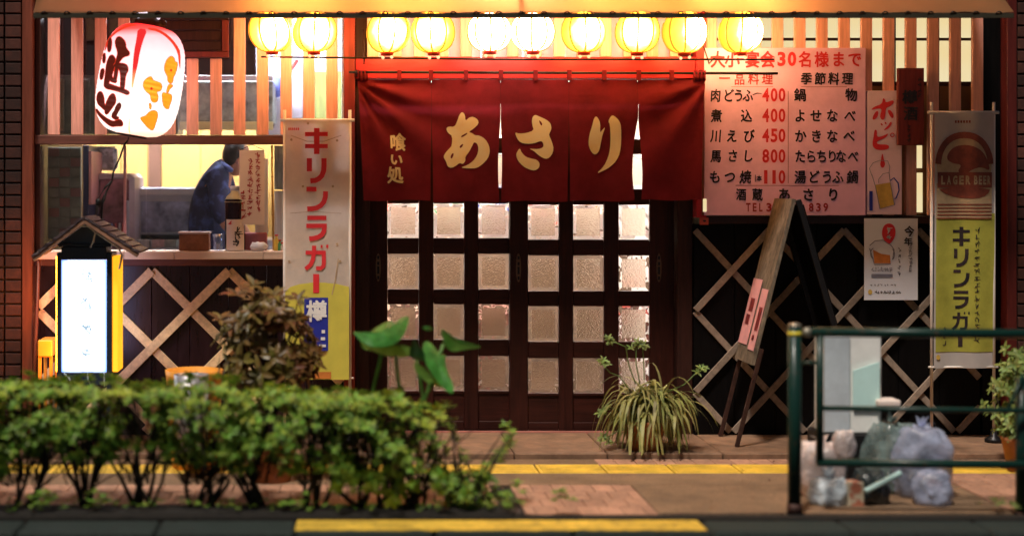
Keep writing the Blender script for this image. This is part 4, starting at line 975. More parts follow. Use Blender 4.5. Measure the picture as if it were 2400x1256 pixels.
p = Print(YS + .004, None, 0.002); p.poly([z7([(178, 885), (300, 865), (335, 1045), (220, 1078)])], 0); p.done('beer', GOLDP, hop)
p = Print(YS + .004, None, 0.003)
p.stroke(z7([(150, 800), (180, 900), (215, 1080), (335, 1050), (300, 860), (290, 780)]), 1.6); p.stroke(z7([(150, 810), (130, 750), (160, 705), (215, 685), (280, 690), (298, 740), (290, 785), (240, 795), (205, 840), (205, 870)]), 1.2)
p.done('mug_outline', GREYP, hop)
p = Print(YS + .004, None, 0.003)
p.rect(2037, 448, 2045, 494); p.stroke(z7([(300, 850), (330, 828), (365, 870), (372, 930), (350, 990), (335, 1000)]), 3.0)
p.done('blue_marks', BLUEP, hop)

mar = board('sign_board', 2105, 2166, 160, 341, -0.10, -0.072, MAROON, 'dark maroon wooden plaque with black vertical writing beside the pink menu board', 'sign')
p = Print(-0.10, None, 0.002)
p.ch('樽', 2132, 228, 36, 34, 0.035); p.ch('酒', 2134, 266, 34, 34, 0.035)
for q in range(4): p.scribble(2130, 296 + q * 11, 9, 10, 5, 2)
for q in range(4): p.scribble(2155, 186 + q * 13, 10, 11, 5, 2)
p.done('black_lettering', BLKP, mar)

pos = board('poster', 2026, 2151, 512, 703, -0.062, -0.055, PAPER, 'white paper poster with red balloon and drawn beer mugs, on the lattice', 'poster', 0)
p = Print(-0.062, None, 0.002)
z8 = w8
p.poly([z8([(290, 133), (330, 150), (345, 200), (330, 255), (290, 298), (255, 260), (238, 215), (250, 155)])], 2); p.done('red_balloon', REDP, pos)
p = Print(-0.062, None, 0.004)
p.scribble(2082, 540, 18, 16, 6, 2.0); p.scribble(2082, 554, 16, 14, 6, 2.0); p.done('balloon_writing', WHITEP, pos)
p = Print(-0.062, None, 0.002)
p.poly([z8([(175, 330), (235, 360), (300, 370), (305, 430), (185, 430)])], 0)
p.done('beer', ORGP, pos)
p = Print(-0.062, None, 0.003)
p.stroke(z8([(150, 300), (190, 265), (250, 260), (310, 300), (330, 330), (320, 400)]), 2); p.stroke(z8([(150, 320), (175, 400), (185, 440), (305, 435)]), 2); p.ring(2047, 594, 7, 12, 2, 90, 270, 10); p.ring(2090, 596, 6, 12, 2, -90, 90, 10)
p.rect(2042, 642, 2092, 650)
for q in range(7): p.scribble(2046 + q * 7, 632, 8, 14, 4, 1.6)
for q in range(8): p.scribble(2134, 570 + q * 9, 11, 9, 5, 1.6)
p.done('mug_drawing', GREYP, pos)
p = Print(-0.062, None, 0.002)
p.ch('今', 2131, 542, 24, 26, 0.03); p.ch('年', 2128, 566, 20, 20, 0.03)
for q in range(5): p.scribble(2108, 584 + q * 14, 8, 11, 4, 1.6)
for q in range(8): p.scribble(2042 + q * 8, 668, 7, 5, 3, 1.2)
for q in range(9): p.scribble(2052 + q * 7, 685, 7, 7, 4, 1.6)
p.done('black_lettering', BLKP, pos)
p = Print(-0.062, None, 0.003); p.ell(2039, 684, 5, 6, 12); p.done('gold_mark', GOLDP, pos)
tg = board('price_tag', 1640, 1661, 510, 527, -0.062, -0.05, M('red_tag', (0.45, .07, .05), .5), 'tiny red tag pinned under the corner of the menu board', 'tag')
p = Print(-0.062, None, 0.002); p.ell(1651, 518, 4, 2.5, 10); p.done('tag_mark', BLKP, tg)

# ------------------------------------------------------------------ A-frame stand seen from its side
xf, yf, yn = 0.0, -0.07, -0.43
tp = X(1815, yf); bt = X(1722, yf); zt_, zb_ = Z(465, yf), Z(838, yf)
af = thing('a_frame_stand', (tp, -0.27, 0), 'weathered grey A-frame stand seen edge-on in front of the black lattice wall', 'sign stand')
dvec = Vector((bt - tp, 0, zb_ - zt_)); un = dvec.normalized()
def afp(s, y, off=0.0): # point down the front leaf
    q = Vector((tp, y, zt_)) + un * s; nrm = Vector((un.z, 0, -un.x)); return q + nrm * off
Lf = dvec.length
bm = bmesh.new()
c8 = [afp(0, yf), afp(0, yn), afp(Lf, yn), afp(Lf, yf)]; th = 0.02
c8b = [afp(0, yf, -th), afp(0, yn, -th), afp(Lf, yn, -th), afp(Lf, yf, -th)]
mesh('front_leaf', c8 + c8b, [[0, 1, 2, 3], [7, 6, 5, 4], [0, 4, 5, 1], [1, 5, 6, 2], [2, 6, 7, 3], [3, 7, 4, 0]], GREYW, af)
for y in (yf + 0.01, yn - .0): bar('leg', afp(Lf - 0.1, y, -0.035), (afp(Lf + 0.1, y)[0] + (X(1690, yf) - bt) * 0.72, y, 0.0), 0.022, 0.022, IRON, af, flat=(0, 1, 0))
rx = X(1985, yf)
for y in (yf, yn): bar('rear_leg', (tp + 0.03, y, zt_ - 0.005), (rx, y, 0.0), 0.03, 0.025, BLK, af, flat=(0, 1, 0))
vs = []
for s in (0.02, 0.62):
    for y in (yf, yn): vs.append((tp + 0.045 + (rx - tp - .03) * s, y + 0.0, zt_ - 0.01 - zt_ * s))
vs2 = [(a + .01, b, c + .006) for a, b, c in vs]
mesh('rear_leaf', vs + vs2, [[0, 1, 3, 2], [4, 6, 7, 5], [0, 4, 5, 1], [2, 3, 7, 6], [0, 2, 6, 4], [1, 5, 7, 3]], BLACKW, af)
# pink notices on the front leaf
def notice(y0, y1, s0, s1, m, nm='pink_notice'):
    a = [afp(s0, y0, 0.004), afp(s0, y1, 0.004), afp(s1, y1, 0.004), afp(s1, y0, 0.004)]
    o = mesh(nm, a, [[0, 1, 2, 3]], m, af); return o
PN = M('pink_notice', (0.72, 0.34, 0.34), 0.5, scale=10, var=0.1)
notice(yf - 0.0, yf - 0.19, Lf * 0.50, Lf * 0.90, PN); notice(yf - 0.22, yn + 0.01, Lf * 0.55, Lf * 0.92, PN)
PNC = M('notice_picture', (0.20, 0.03, 0.03), 0.5, scale=30, var=.6)
for (a, b, c, d_) in ((yf - .06, yf - .14, .62, .70), (yf - .05, yf - .12, .72, .78), (yf - .27, yf - .33, .66, .80), (yf - .26, yf - .30, .83, .86)):
    o = mesh('picture_print', [afp(Lf * c, a, 0.007), afp(Lf * c, b, 0.007), afp(Lf * d_, b, 0.007), afp(Lf * d_, a, 0.007)], [[0, 1, 2, 3]], PNC, af)

# ------------------------------------------------------------------ standing box lamp
YL2 = -0.62
lx0, lx1 = X(133, YL2), X(262, YL2); lz0, lz1 = Z(900, YL2), Z(592, YL2); dp = 0.19
lamp = thing('box_lamp', ((lx0 + lx1) / 2, YL2 + dp / 2, 0), 'standing box lamp glowing white under a small pitched roof', 'lamp')
FR = M('lamp_frame', (0.02, 0.03, 0.055), 0.35)
def lamp_face():
    m, nt, N, L = newmat('lamp_face'); out = N.new('ShaderNodeOutputMaterial'); e = N.new('ShaderNodeEmission'); tc = N.new('ShaderNodeTexCoord'); sp = N.new('ShaderNodeSeparateXYZ'); L.new(tc.outputs['Object'], sp.inputs[0])
    nz = N.new('ShaderNodeTexNoise'); nz.inputs['Scale'].default_value = 9; L.new(tc.outputs['Object'], nz.inputs[0])
    def fall(o_, half):
        a = N.new('ShaderNodeMath'); a.operation = 'ABSOLUTE'; L.new(o_, a.inputs[0]); b = N.new('ShaderNodeMapRange'); b.interpolation_type = 'SMOOTHSTEP'; b.inputs['From Min'].default_value = half; b.inputs['From Max'].default_value = half - 0.035; L.new(a.outputs[0], b.inputs[0]); return b.outputs[0]
    mu = N.new('ShaderNodeMath'); mu.operation = 'MULTIPLY'; L.new(fall(sp.outputs['X'], 0.128), mu.inputs[0]); L.new(fall(sp.outputs['Z'], 0.315), mu.inputs[1])
    cr = N.new('ShaderNodeValToRGB'); cr.color_ramp.elements[0].color = (0.16, 0.34, 1.0, 1); cr.color_ramp.elements[1].color = (0.80, 0.90, 1.0, 1); L.new(mu.outputs[0], cr.inputs[0]); L.new(cr.outputs[0], e.inputs[0])
    st = N.new('ShaderNodeMapRange'); st.inputs['To Min'].default_value = 1.0; st.inputs['To Max'].default_value = 1.7; L.new(mu.outputs[0], st.inputs[0]); L.new(st.outputs[0], e.inputs[1]); L.new(e.outputs[0], out.inputs[0]); return m
GLOW = lamp_face()
BACKGLOW = lit('lamp_back_glow', (0.60, 0.58, 1.0), 1.5)
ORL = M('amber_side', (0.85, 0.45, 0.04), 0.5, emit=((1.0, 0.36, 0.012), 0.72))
ORL2 = M('amber_side_lit', (0.85, 0.45, 0.04), 0.5, emit=((1.0, 0.30, 0.02), 11.0))  # left side, out of view; its glow is raised to light the post
zc0, zc1 = Z(872, YL2), Z(610, YL2)
box('face_panel', X(144, YL2), X(249, YL2), YL2 + 0.004, YL2 + 0.012, zc0, zc1, GLOW, lamp, 0.003)
for a, b in ((133, 143.5), (249.5, 262)): box('frame_post', X(a, YL2), X(b, YL2), YL2, YL2 + dp, 0.05, lz1, FR, lamp)
box('frame_rail', X(144, YL2), X(249, YL2), YL2, YL2 + dp, zc0 - 0.07, zc0 - 0.002, FR, lamp)
box('frame_rail', X(144, YL2), X(249, YL2), YL2, YL2 + dp, zc1 + 0.002, lz1 + .03, FR, lamp)
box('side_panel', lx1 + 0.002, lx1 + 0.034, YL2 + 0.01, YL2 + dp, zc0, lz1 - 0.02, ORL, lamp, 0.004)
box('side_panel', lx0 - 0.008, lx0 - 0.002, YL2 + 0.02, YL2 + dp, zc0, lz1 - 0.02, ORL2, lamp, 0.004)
box('added_back_glow', X(144, YL2), X(249, YL2), YL2 + dp - 0.012, YL2 + dp - 0.004, zc0, zc1, BACKGLOW, lamp)  # unseen glowing back, added to spill cool light on the wall
p = Print(YL2, lambda x, z: YL2 + 0.004, 0.002)
GM = lit('faint_ink', (0.60, 0.80, 1.0), 0.34)
for c, y in zip('活海料理', (650, 712, 770, 830)): p.scribble(203, y, 36, 40, 9, 3.0)
p.done('faint_characters', GM, lamp)
for px in (150, 243):
    for yy in (YL2 + .02, YL2 + dp - .02): bar('leg', (X(px, YL2), yy, 0), (X(px, YL2), yy, 0.2), 0.03, 0.03, FR, lamp)
ridge = Vector((X(206, YL2), 0, Z(508, YL2)))
SHK = M('roof_shingle', (0.055, 0.030, 0.034), 0.5, stretch=(1, 14, 14), scale=3, var=0.3, bump=0.8, bscale=9, bdist=0.01)
def roof(px, py, thk=0.028):
    e = Vector((X(px, YL2), 0, Z(py, YL2))); n_ = 7
    for i in range(n_):
        a = ridge.lerp(e, i / n_); b = ridge.lerp(e, (i + 1) / n_ + 0.015); up = Vector((0, 0, 0.006))
        d_ = (b - a).normalized(); nn = Vector((-d_.z, 0, d_.x)); nn = nn if nn.z > 0 else -nn
        vs = []
        for y in (YL2 - 0.13, YL2 + dp + 0.05):
            for q in (a - nn * 0.006, b, b + nn * 0.014, a + nn * 0.006): vs.append((q.x, y, q.z))
        mesh('roof_board', vs, [[3, 2, 1, 0], [4, 5, 6, 7], [0, 1, 5, 4], [1, 2, 6, 5], [2, 3, 7, 6], [3, 0, 4, 7]], SHK, lamp)
    bar('roof_rafter', (ridge.x, YL2 - 0.115, ridge.z - 0.022), (e.x, YL2 - 0.115, e.z - 0.016), 0.022, 0.02, M('rafter', (0.30, 0.15, 0.09), .6, var=.4, scale=10), lamp, flat=(0, 1, 0))
roof(330, 590); roof(88, 600)
tubes('wiring', [([(X(a, YL2 - .1), YL2 - 0.1 + .01 * i, Z(b, YL2 - .1)) for i, (a, b) in enumerate(q)], 0.006) for q in (
    ((160, 545), (180, 530), (205, 530), (222, 545), (216, 566), (208, 580)), ((225, 545), (250, 562), (275, 580), (285, 600), (277, 630), (282, 600)),
    ((100, 598), (120, 570), (150, 545), (165, 540)))], M('pale_wire', (0.55, 0.5, 0.4), .5), lamp)
tubes('floor_cable', [([(X(a, YL2 - .05), YL2 - 0.05, Z(b, YL2 - .05)) for a, b in q], 0.004) for q in (
    ((150, 874), (162, 886), (168, 902)), ((205, 874), (206, 888), (213, 903)), ((244, 872), (245, 905)))], M('grey_cable', (0.4, 0.5, 0.55), .5), lamp)
box('top_plate', X(135, YL2), X(260, YL2), YL2 + .001, YL2 + dp - .001, lz1 + 0.032, lz1 + 0.05, FR, lamp)
mesh('gable', [(X(136, YL2), YL2 + .02, lz1 + .05), (X(262, YL2), YL2 + .02, lz1 + .05), (ridge.x, YL2 + .02, ridge.z - .03), (X(136, YL2), YL2 + .04, lz1 + .05), (X(262, YL2), YL2 + .04, lz1 + .05), (ridge.x, YL2 + .04, ridge.z - .03)],
     [[0, 1, 2], [5, 4, 3], [0, 3, 4, 1], [1, 4, 5, 2], [2, 5, 3, 0]], M('gable_board', (0.09, 0.12, 0.17), 0.4), lamp)
# orange stool by the post
stl = thing('stool', (X(112, -.3), -0.3, 0), 'small orange stool between the brick wall and the box lamp', 'stool')
box('seat', X(96, -.3), X(130, -.3), -0.40, -0.20, Z(832, -.3), Z(793, -.3), ORANGEP, stl, 0.006)
for px in (100, 126):
    for y in (-.38, -.22): bar('leg', (X(px, -.3), y, 0), (X(px, -.3), y, Z(832, -.3)), 0.018, 0.018, ORANGEP, stl)
# leaning pole by the left post
lp = thing('leaning_pole', (X(90, -.12), -0.12, 0), 'thin orange-lit pole leaning against the left post', 'pole')
tube('pole', [(X(75, -.2), -0.2, 0.0), (X(92, -.12), -0.12, Z(600, -.12))], 0.010, POSTW, lp)
# tub: orange lamplight painted into the shell, tin for its metal middle
tub = thing('tub', (X(455, -.9), -0.9, 0), 'tub with orange lamplight painted on and a grey metal middle, behind the hedge', 'tub')
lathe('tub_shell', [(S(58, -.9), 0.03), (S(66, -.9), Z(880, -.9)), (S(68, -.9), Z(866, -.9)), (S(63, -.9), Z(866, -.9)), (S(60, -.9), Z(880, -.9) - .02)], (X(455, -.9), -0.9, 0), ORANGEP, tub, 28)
lathe('tin', [(S(38, -.9), 0.06), (S(40, -.9), Z(872, -1.05)), (S(36, -.9), Z(872, -1.05)), (S(36, -.9), Z(876, -1.05))], (X(452, -1.06), -1.14, 0), TIN, tub, 24)
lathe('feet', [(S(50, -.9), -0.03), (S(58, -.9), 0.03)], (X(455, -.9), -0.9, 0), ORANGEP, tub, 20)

# ------------------------------------------------------------------ kitchen behind the left window
fl = thing('ceiling_light', (X(430, 1.2), 1.0, 2.72), 'white fluorescent tube light on the kitchen ceiling', 'ceiling light')
box('tube', X(150, 1.2), X(620, 1.2), 0.9, 1.0, 2.66, 2.70, lit('kitchen_tube', (0.88, 0.92, 1.0), 125), fl, 0.003); box('housing', X(140, 1.2), X(630, 1.2), 0.86, 1.04, 2.705, 2.745, PAPER, fl)
fl2 = thing('ceiling_light', (X(1240, 1.2), 1.0, 2.72), 'warm white tube light on the ceiling of the room behind the doors', 'ceiling light')
box('tube', X(1020, 1.2), X(1420, 1.2), 1.2, 1.32, 2.66, 2.70, lit('room_tube', (1.0, 0.95, 0.90), 300), fl2, 0.003); box('housing', X(1010, 1.2), X(1430, 1.2), 1.16, 1.36, 2.705, 2.745, PAPER, fl2)
STEEL = M('stainless_steel', (0.60, 0.61, 0.70), 0.35, metal=0.35, scale=5, var=0.2)
LILAC = M('lilac_enamel', (0.62, 0.50, 0.58), 0.4, scale=5, var=0.12)
DIMG = M('dim_grey_green', (0.13, 0.14, 0.11), 0.4, scale=9, var=0.35)
def T(name, a, b, c, d, y0, y1, m, label, cat, bev=0.006, pn=None):
    t = thing(name, (X((a + b) / 2, y0), (y0 + y1) / 2, Z(d, y0)), label, cat)
    box(pn or 'body', X(a, y0), X(b, y0), y0, y1, Z(d, y0), Z(c, y0), m, t, bev); return t
rf = T('refrigerator', 222, 314, 406, 700, 0.75, 1.25, LILAC, 'pale lilac refrigerator with rounded top seen through the window', 'refrigerator', 0.03)
box('door_panel', X(232, .74), X(302, .74), 0.735, 0.748, Z(690, .74), Z(420, .74), M('fridge_glass', (0.30, 0.13, 0.16), 0.15, scale=8, var=0.6), rf, 0.01)
box('handle', X(297, .72), X(302, .72), 0.715, 0.733, Z(560, .72), Z(470, .72), STEEL, rf)
for q in range(6): lathe('bottle_print', [(0.014, 0), (0.014, 0.06), (0.006, 0.08), (0.006, 0.1)], (X(243 + q * 9, .70), 0.72, Z(560, .7)), M('shelf_bottle', random.choice([(0.5, .06, .05), (.6, .55, .6), (.1, .15, .4)]), .3), rf, 8)
gp = T('reflection_panel', 112, 190, 345, 560, 0.35, 0.38, DIMG, 'dull green panel painted as bricks reflected in the left window pane', 'screen', 0.004, 'panel')  # stands for the bricks reflected in the window glass
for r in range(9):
    for c_ in range(3): box('reflected_brick', X(114 + c_ * 25.5, .34), X(138 + c_ * 25.5, .34), 0.342, 0.349, Z(367 + r * 23.5, .34), Z(347 + r * 23.5, .34), DIMG if (r + c_) % 3 else M('reddish_reflection', (0.16, 0.08, 0.07), .4), gp, 0.002)
bc = T('cabinet', 194, 208, 340, 590, 0.5, 0.9, M('navy_panel', (0.03, 0.025, 0.10), .4), 'narrow navy cabinet edge beside the lilac refrigerator', 'cabinet')
box('edge_strip', X(209, .5), X(216, .5), 0.48, 0.9, Z(480, .5), Z(355, .5), M('pink_strip', (0.6, 0.25, 0.25), .5), bc)
cl = T('cloth_bundle', 216, 272, 343, 400, 0.9, 1.0, M('white_blue_cloth', (0.62, 0.62, 0.72), .8, scale=14, var=.45, contrast=(.45, .55)), 'white and blue cloths hanging above the lilac refrigerator', 'cloth', 0.02)
hd = T('display_case', 316, 470, 440, 560, 1.05, 1.45, STEEL, 'steel and glass display case on the kitchen counter', 'display case', 0.01)
box('top_lid', X(314, 1.04), X(470, 1.04), 1.02, 1.47, Z(458, 1.04), Z(441, 1.04), PAPER, hd, 0.006)
box('glass_front', X(330, 1.03), X(462, 1.03), 1.035, 1.042, Z(545, 1.03), Z(472, 1.03), M('blue_glass', (0.34, 0.38, 0.56), 0.15, scale=9, var=0.7), hd, 0.004)
box('base_rail', X(330, 1.0), X(470, 1.0), 1.0, 1.04, Z(562, 1.0), Z(550, 1.0), BLK, hd)
kc = T('kitchen_counter', 315, 810, 562, 1000, 0.95, 1.45, STEEL, 'long steel kitchen counter behind the window', 'counter')
ck = T('cooking_range', 420, 640, 190, 285, 0.8, 1.4, M('hood_glass', (0.34, 0.36, 0.34), 0.3, scale=12, var=0.6), 'grey range hood behind the slats, over the counter', 'range hood')
box('hood_lip', X(405, .78), X(640, .78), 0.76, 0.8, Z(190, .78), Z(178, .78), PAPER, ck); box('hood_edge', X(420, .78), X(640, .78), 0.76, 0.8, Z(305, .78), Z(286, .78), M('cream_lip', (0.8, .68, .35), .5), ck)
sc = T('hanging_board', 90, 600, 10, 176, 0.55, 0.6, M('dark_hanging_board', (0.05, 0.012, 0.012), .5), 'dark board hung high behind the slats of the left window', 'board')  # widened to keep the view behind the upper slats dark
sc2 = T('wall_cabinet', 90, 418, 172, 314, 0.7, 1.0, DIMG, 'dull olive cabinet behind the slats at the left end', 'cabinet')
box('cabinet_door', X(94, .69), X(150, .69), 0.685, 0.7, Z(308, .69), Z(186, .69), M('olive_door', (0.20, 0.20, 0.12), .4), sc2); box('cabinet_door', X(153, .69), X(211, .69), 0.685, 0.7, Z(308, .69), Z(186, .69), DIMG, sc2)
lw = T('partition_screen', 600, 812, 45, 318, 1.3, 1.33, M('lavender_screen', (0.70, 0.66, 0.80), .5, scale=5, var=.15), 'pale lavender screen behind the slats near the door post', 'screen')
box('curtain', X(712, 1.28), X(808, 1.28), 1.27, 1.29, Z(300, 1.28), Z(168, 1.28), M('yellow_green_curtain', (0.42, 0.42, 0.14), .7, stretch=(6, 1, .5), scale=8, var=.4), lw)
fan = thing('round_fan', (X(645, 1.2), 1.2, Z(205, 1.2)), 'small round blue fan behind the slats above the banner', 'fan')
lathe('fan_disc', [(0.065, -0.008), (0.07, 0), (0.065, 0.008)], (X(645, 1.2), 1.2, Z(205, 1.2)), M('fan_blue', (0.12, 0.14, 0.45), .5, scale=20, var=.4), fan, 20, tilt=Matrix.Rotation(math.pi / 2, 3, 'X'))
tube('fan_handle', [(X(645, 1.2), 1.2, Z(225, 1.2)), (X(640, 1.2), 1.2, Z(300, 1.2))], 0.006, DARKW, fan)
tube('cord', [(X(668, 1.2), 1.22, Z(185, 1.2)), (X(697, 1.2), 1.22, Z(140, 1.2))], 0.014, M('red_brush', (.35, .04, .03), .5), fan)

# person behind the window
def skin_data(chains, sub=2):
    vs, es, rs = [], [], []
    idx = {}
    for ch in chains:
        pr = None
        for pnt, r in ch:
            k = tuple(round(q, 4) for q in pnt)
            if k not in idx: idx[k] = len(vs); vs.append(pnt); rs.append(r)
            if pr is not None: es.append((pr, idx[k]))
            pr = idx[k]
    me = bpy.data.meshes.new('sk'); me.from_pydata(vs, es, []); o = bpy.data.objects.new('sk', me); COL.objects.link(o)
    md = o.modifiers.new('s', 'SKIN')
    for i, r in enumerate(rs): me.skin_vertices[0].data[i].radius = (r, r) if not isinstance(r, tuple) else r
    me.skin_vertices[0].data[0].use_root = True
    sb = o.modifiers.new('b', 'SUBSURF'); sb.levels = sub; sb.render_levels = sub
    dg = bpy.context.evaluated_depsgraph_get(); em = bpy.data.meshes.new_from_object(o.evaluated_get(dg))
    v = [q.co.copy() for q in em.vertices]; f = [list(q.vertices) for q in em.polygons]
    bpy.data.objects.remove(o); bpy.data.meshes.remove(em); return v, f
PX_, PY_ = X(500, 0.72), 0.72
cook = thing('person', (PX_, PY_, 0), 'person in a dark blue jacket bending forward over the kitchen counter', 'person')
V3 = lambda a, y, b: (X(a, y), y, Z(b, y))
hip = (X(488, .72), .72, 0.93); chest = V3(490, .72, 470); ub = V3(505, .72, 405); neck = V3(535, .70, 385)
SKINM = M('skin', (0.50, 0.22, 0.14), 0.5, var=.08, scale=6, bump=.05); JKT = M('navy_jacket', (0.018, 0.024, 0.085), 0.7, scale=14, col2=(0.09, 0.13, 0.40), contrast=(.5, .72), bump=.4, bscale=30, bdist=.01)  # brighter blue patches paint highlights into the jacket colour
sh_r = V3(512, .60, 412); sh_l = V3(515, .86, 408); el_r = V3(512, .52, 500); el_l = V3(548, .9, 490); hd_r = V3(545, .50, 552); hd_l = V3(575, .8, 548)
def hand(w0, d):
    w0 = Vector(w0); d = Vector(d).normalized(); s = d.cross(Vector((0, 0, 1))).normalized(); ch = []
    palm = w0 + d * 0.05
    for i, (o_, l) in enumerate(((-0.028, .055), (-0.010, .065), (0.010, .06), (0.027, .048))):
        b_ = palm + s * o_ + d * .03; ch.append([(tuple(w0), .024), (tuple(palm + s * o_ * .6), .018), (tuple(b_), .0105), (tuple(b_ + d * l * .5 + Vector((0, 0, -.008))), .0095), (tuple(b_ + d * l + Vector((0, 0, -.03))), .008)])
    ch.append([(tuple(w0), .024), (tuple(w0 + d * .03 - s * .03), .013), (tuple(w0 + d * .065 - s * .05), .010), (tuple(w0 + d * .09 - s * .045 + Vector((0, 0, -.012))), .009)])
    return ch
chains = [[(hip, .13), (chest, .125), (ub, .13), (neck, .058)], [(hip, .13), ((hip[0] - .02, .63, .82), .09), ((hip[0] - .02, .62, .47), .06), ((hip[0] - .05, .62, .08), .042), ((hip[0] + .09, .62, .04), .035)],
          [(hip, .13), ((hip[0] - .02, .81, .82), .09), ((hip[0] - .02, .82, .47), .06), ((hip[0] - .05, .82, .08), .042), ((hip[0] + .09, .82, .04), .035)],
          [(ub, .13), (sh_r, .06), (el_r, .042), (hd_r, .026)], [(ub, .13), (sh_l, .06), (el_l, .042), (hd_l, .026)]]
chains += hand(hd_r, (1, .1, -.3)) + hand(hd_l, (1, -.2, -.3))
v, f = skin_data(chains, 1); body = mesh('body', v, f, SKINM, cook, True)
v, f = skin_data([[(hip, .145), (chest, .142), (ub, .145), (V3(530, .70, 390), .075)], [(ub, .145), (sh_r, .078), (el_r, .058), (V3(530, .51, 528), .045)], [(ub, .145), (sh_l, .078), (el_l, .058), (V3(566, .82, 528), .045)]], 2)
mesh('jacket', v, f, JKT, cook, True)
v, f = skin_data([[(hip, .142), ((hip[0] - .02, .63, .80), .105), ((hip[0] - .02, .62, .47), .078), ((hip[0] - .05, .62, .11), .062)], [(hip, .142), ((hip[0] - .02, .81, .80), .105), ((hip[0] - .02, .82, .47), .078), ((hip[0] - .05, .82, .11), .062)]], 1)
mesh('trousers', v, f, BLKP, cook, True)
hc = Vector(V3(558, .69, 372))
def blob(c, rx_, ry_, rz_, dirv, dis=None, n=20, mm=12):
    q = Vector(dirv).to_track_quat('Z', 'Y').to_matrix(); vs, fs = [], []
    for j in range(mm + 1):
        th_ = math.pi * j / mm
        for i in range(n):
            ph = 2 * math.pi * i / n; d_ = Vector((math.sin(th_) * math.cos(ph), math.sin(th_) * math.sin(ph), math.cos(th_)))
            k = dis(d_) if dis else 1.0; vs.append(Vector(c) + q @ Vector((d_.x * rx_ * k, d_.y * ry_ * k, d_.z * rz_ * k)))
    for j in range(mm):
        for i in range(n): fs.append([j * n + i, (j + 1) * n + i, (j + 1) * n + (i + 1) % n, j * n + (i + 1) % n])
    return vs, fs
hdir = Vector((0.75, 0.0, -0.2))  # face looks down to the right
v, f = blob(hc, .078, .072, .112, (0.25, 0, 1.0)); hdm = mesh('head', v, f, SKINM, cook, True)
v, f = blob(hc + Vector((.085, 0, -.02)), .012, .013, .02, (1, 0, -.6), n=8, mm=6); mesh('nose', v, f, SKINM, hdm, True)
for s in (-1, 1):
    v, f = blob(hc + Vector((.0, s * .073, -.01)), .016, .007, .026, (0, 0, 1), n=8, mm=6); mesh('ear', v, f, SKINM, hdm, True)
    v, f = blob(hc + Vector((.070, s * .03, .012)), .008, .012, .007, (0, 0, 1), n=8, mm=6); mesh('eye', v, f, BLKP, hdm, True)
v, f = blob(hc + Vector((.070, 0, -.062)), .010, .022, .006, (0, 0, 1), n=8, mm=6); mesh('mouth', v, f, DKRED, hdm, True)
v, f = blob(hc + Vector((-.018, 0, .028)), .088, .082, .105, (0.1, 0, 1.0), lambda d_: 1 + .04 * noise.noise(d_ * 6)); mesh('hair', v, f, BLKP, cook, True)
v, f = skin_data([[(V3(520, .62, 386), .022), (V3(532, .56, 392), .02), (V3(545, .6, 402), .018)], [(V3(520, .62, 386), .022), (V3(518, .7, 378), .022), (V3(524, .8, 386), .02)]], 1); mesh('collar', v, f, M('collar', (0.08, 0.10, 0.30), .7), cook, True)

# things on the window shelf
SZ = Z(587, -.05) + 0.0
def ontop(px, y): return (X(px, y), y, SZ + 0.001)
wb = thing('wooden_box', ontop(457, -.05), 'small brown wooden box on the window shelf', 'box')
box('box_body', X(422, -.05), X(491, -.05), -0.10, 0.02, SZ + .001, Z(548, -.05), M('brown_box_wood', (0.24, 0.09, 0.04), .5, scale=14, var=.4), wb); box('box_lid', X(420, -.05), X(493, -.05), -0.105, 0.025, Z(547.6, -.05), Z(543, -.05), M('box_rim', (.5, .4, .4), .4), wb)
gl = thing('drinking_glass', ontop(511, -.05), 'empty drinking glass beside the brown wooden box', 'glass')
lathe('glass_wall', [(0.026, 0.002), (0.034, 0.095), (0.031, 0.095), (0.024, 0.006)], ontop(511, -.06), thin_glass('tumbler', (0.75, 0.8, 0.9), .2), gl, 20)
bo = thing('bottle', ontop(550, -.06), 'dark sake bottle with cream shoulder and paper label on the window shelf', 'bottle')
bx, by, bz = ontop(551, -.06); R0 = S(24, -.06)
lathe('bottle_body', [(R0 * .95, 0), (R0, 0.01), (R0, Z(470, -.06) - bz), (R0 * .8, Z(462, -.06) - bz), (R0 * .42, Z(452, -.06) - bz), (R0 * .4, Z(442, -.06) - bz)], (bx, by, bz), M('bottle_glass', (0.02, 0.008, 0.006), .12, bump=0), bo, 24)
lathe('shoulder_wrap', [(R0 * 1.02, Z(474, -.06) - bz), (R0 * .84, Z(461, -.06) - bz), (R0 * .46, Z(452, -.06) - bz), (R0 * .44, Z(446, -.06) - bz)], (bx, by, bz), M('cream_wrap', (0.6, .55, .33), .5), bo, 24)
lathe('bottle_cap', [(R0 * .46, Z(447, -.06) - bz), (R0 * .46, Z(438, -.06) - bz), (R0 * .36, Z(436, -.06) - bz)], (bx, by, bz), PAPER, bo, 20)
lf = lambda x, z: by - math.sqrt(max(0, (R0 * 1.03) ** 2 - min(abs(x - bx), R0) ** 2))
lb = Print(-.06, lf, 0.001); lb.rect(532, 514, 573, 586); lb.done('paper_label', PAPERP, bo, 0.008)
lb = Print(-.06, lf, 0.003); lb.scribble(558, 545, 20, 24, 8, 3.2); lb.scribble(556, 566, 18, 18, 7, 3); lb.done('label_writing', BLKP, bo, 0.01)
lb = Print(-.06, lf, 0.003); lb.scribble(541, 522, 12, 10, 5, 2); lb.done('label_red_mark', REDP, bo, 0.01)
ps = thing('hanging_notice', (X(593, -.10), -0.10, Z(350, -.1)), 'long peach paper notice with brush writing hanging in the window', 'notice')
fps = lambda x, z: -0.10 + 0.006 * math.sin(z * 9)
sheet('paper_sheet', 561, 620, 352, 527, -.10, PAPERP, ps, fps, 4, 16)
p = Print(-.10, fps, 0.002)
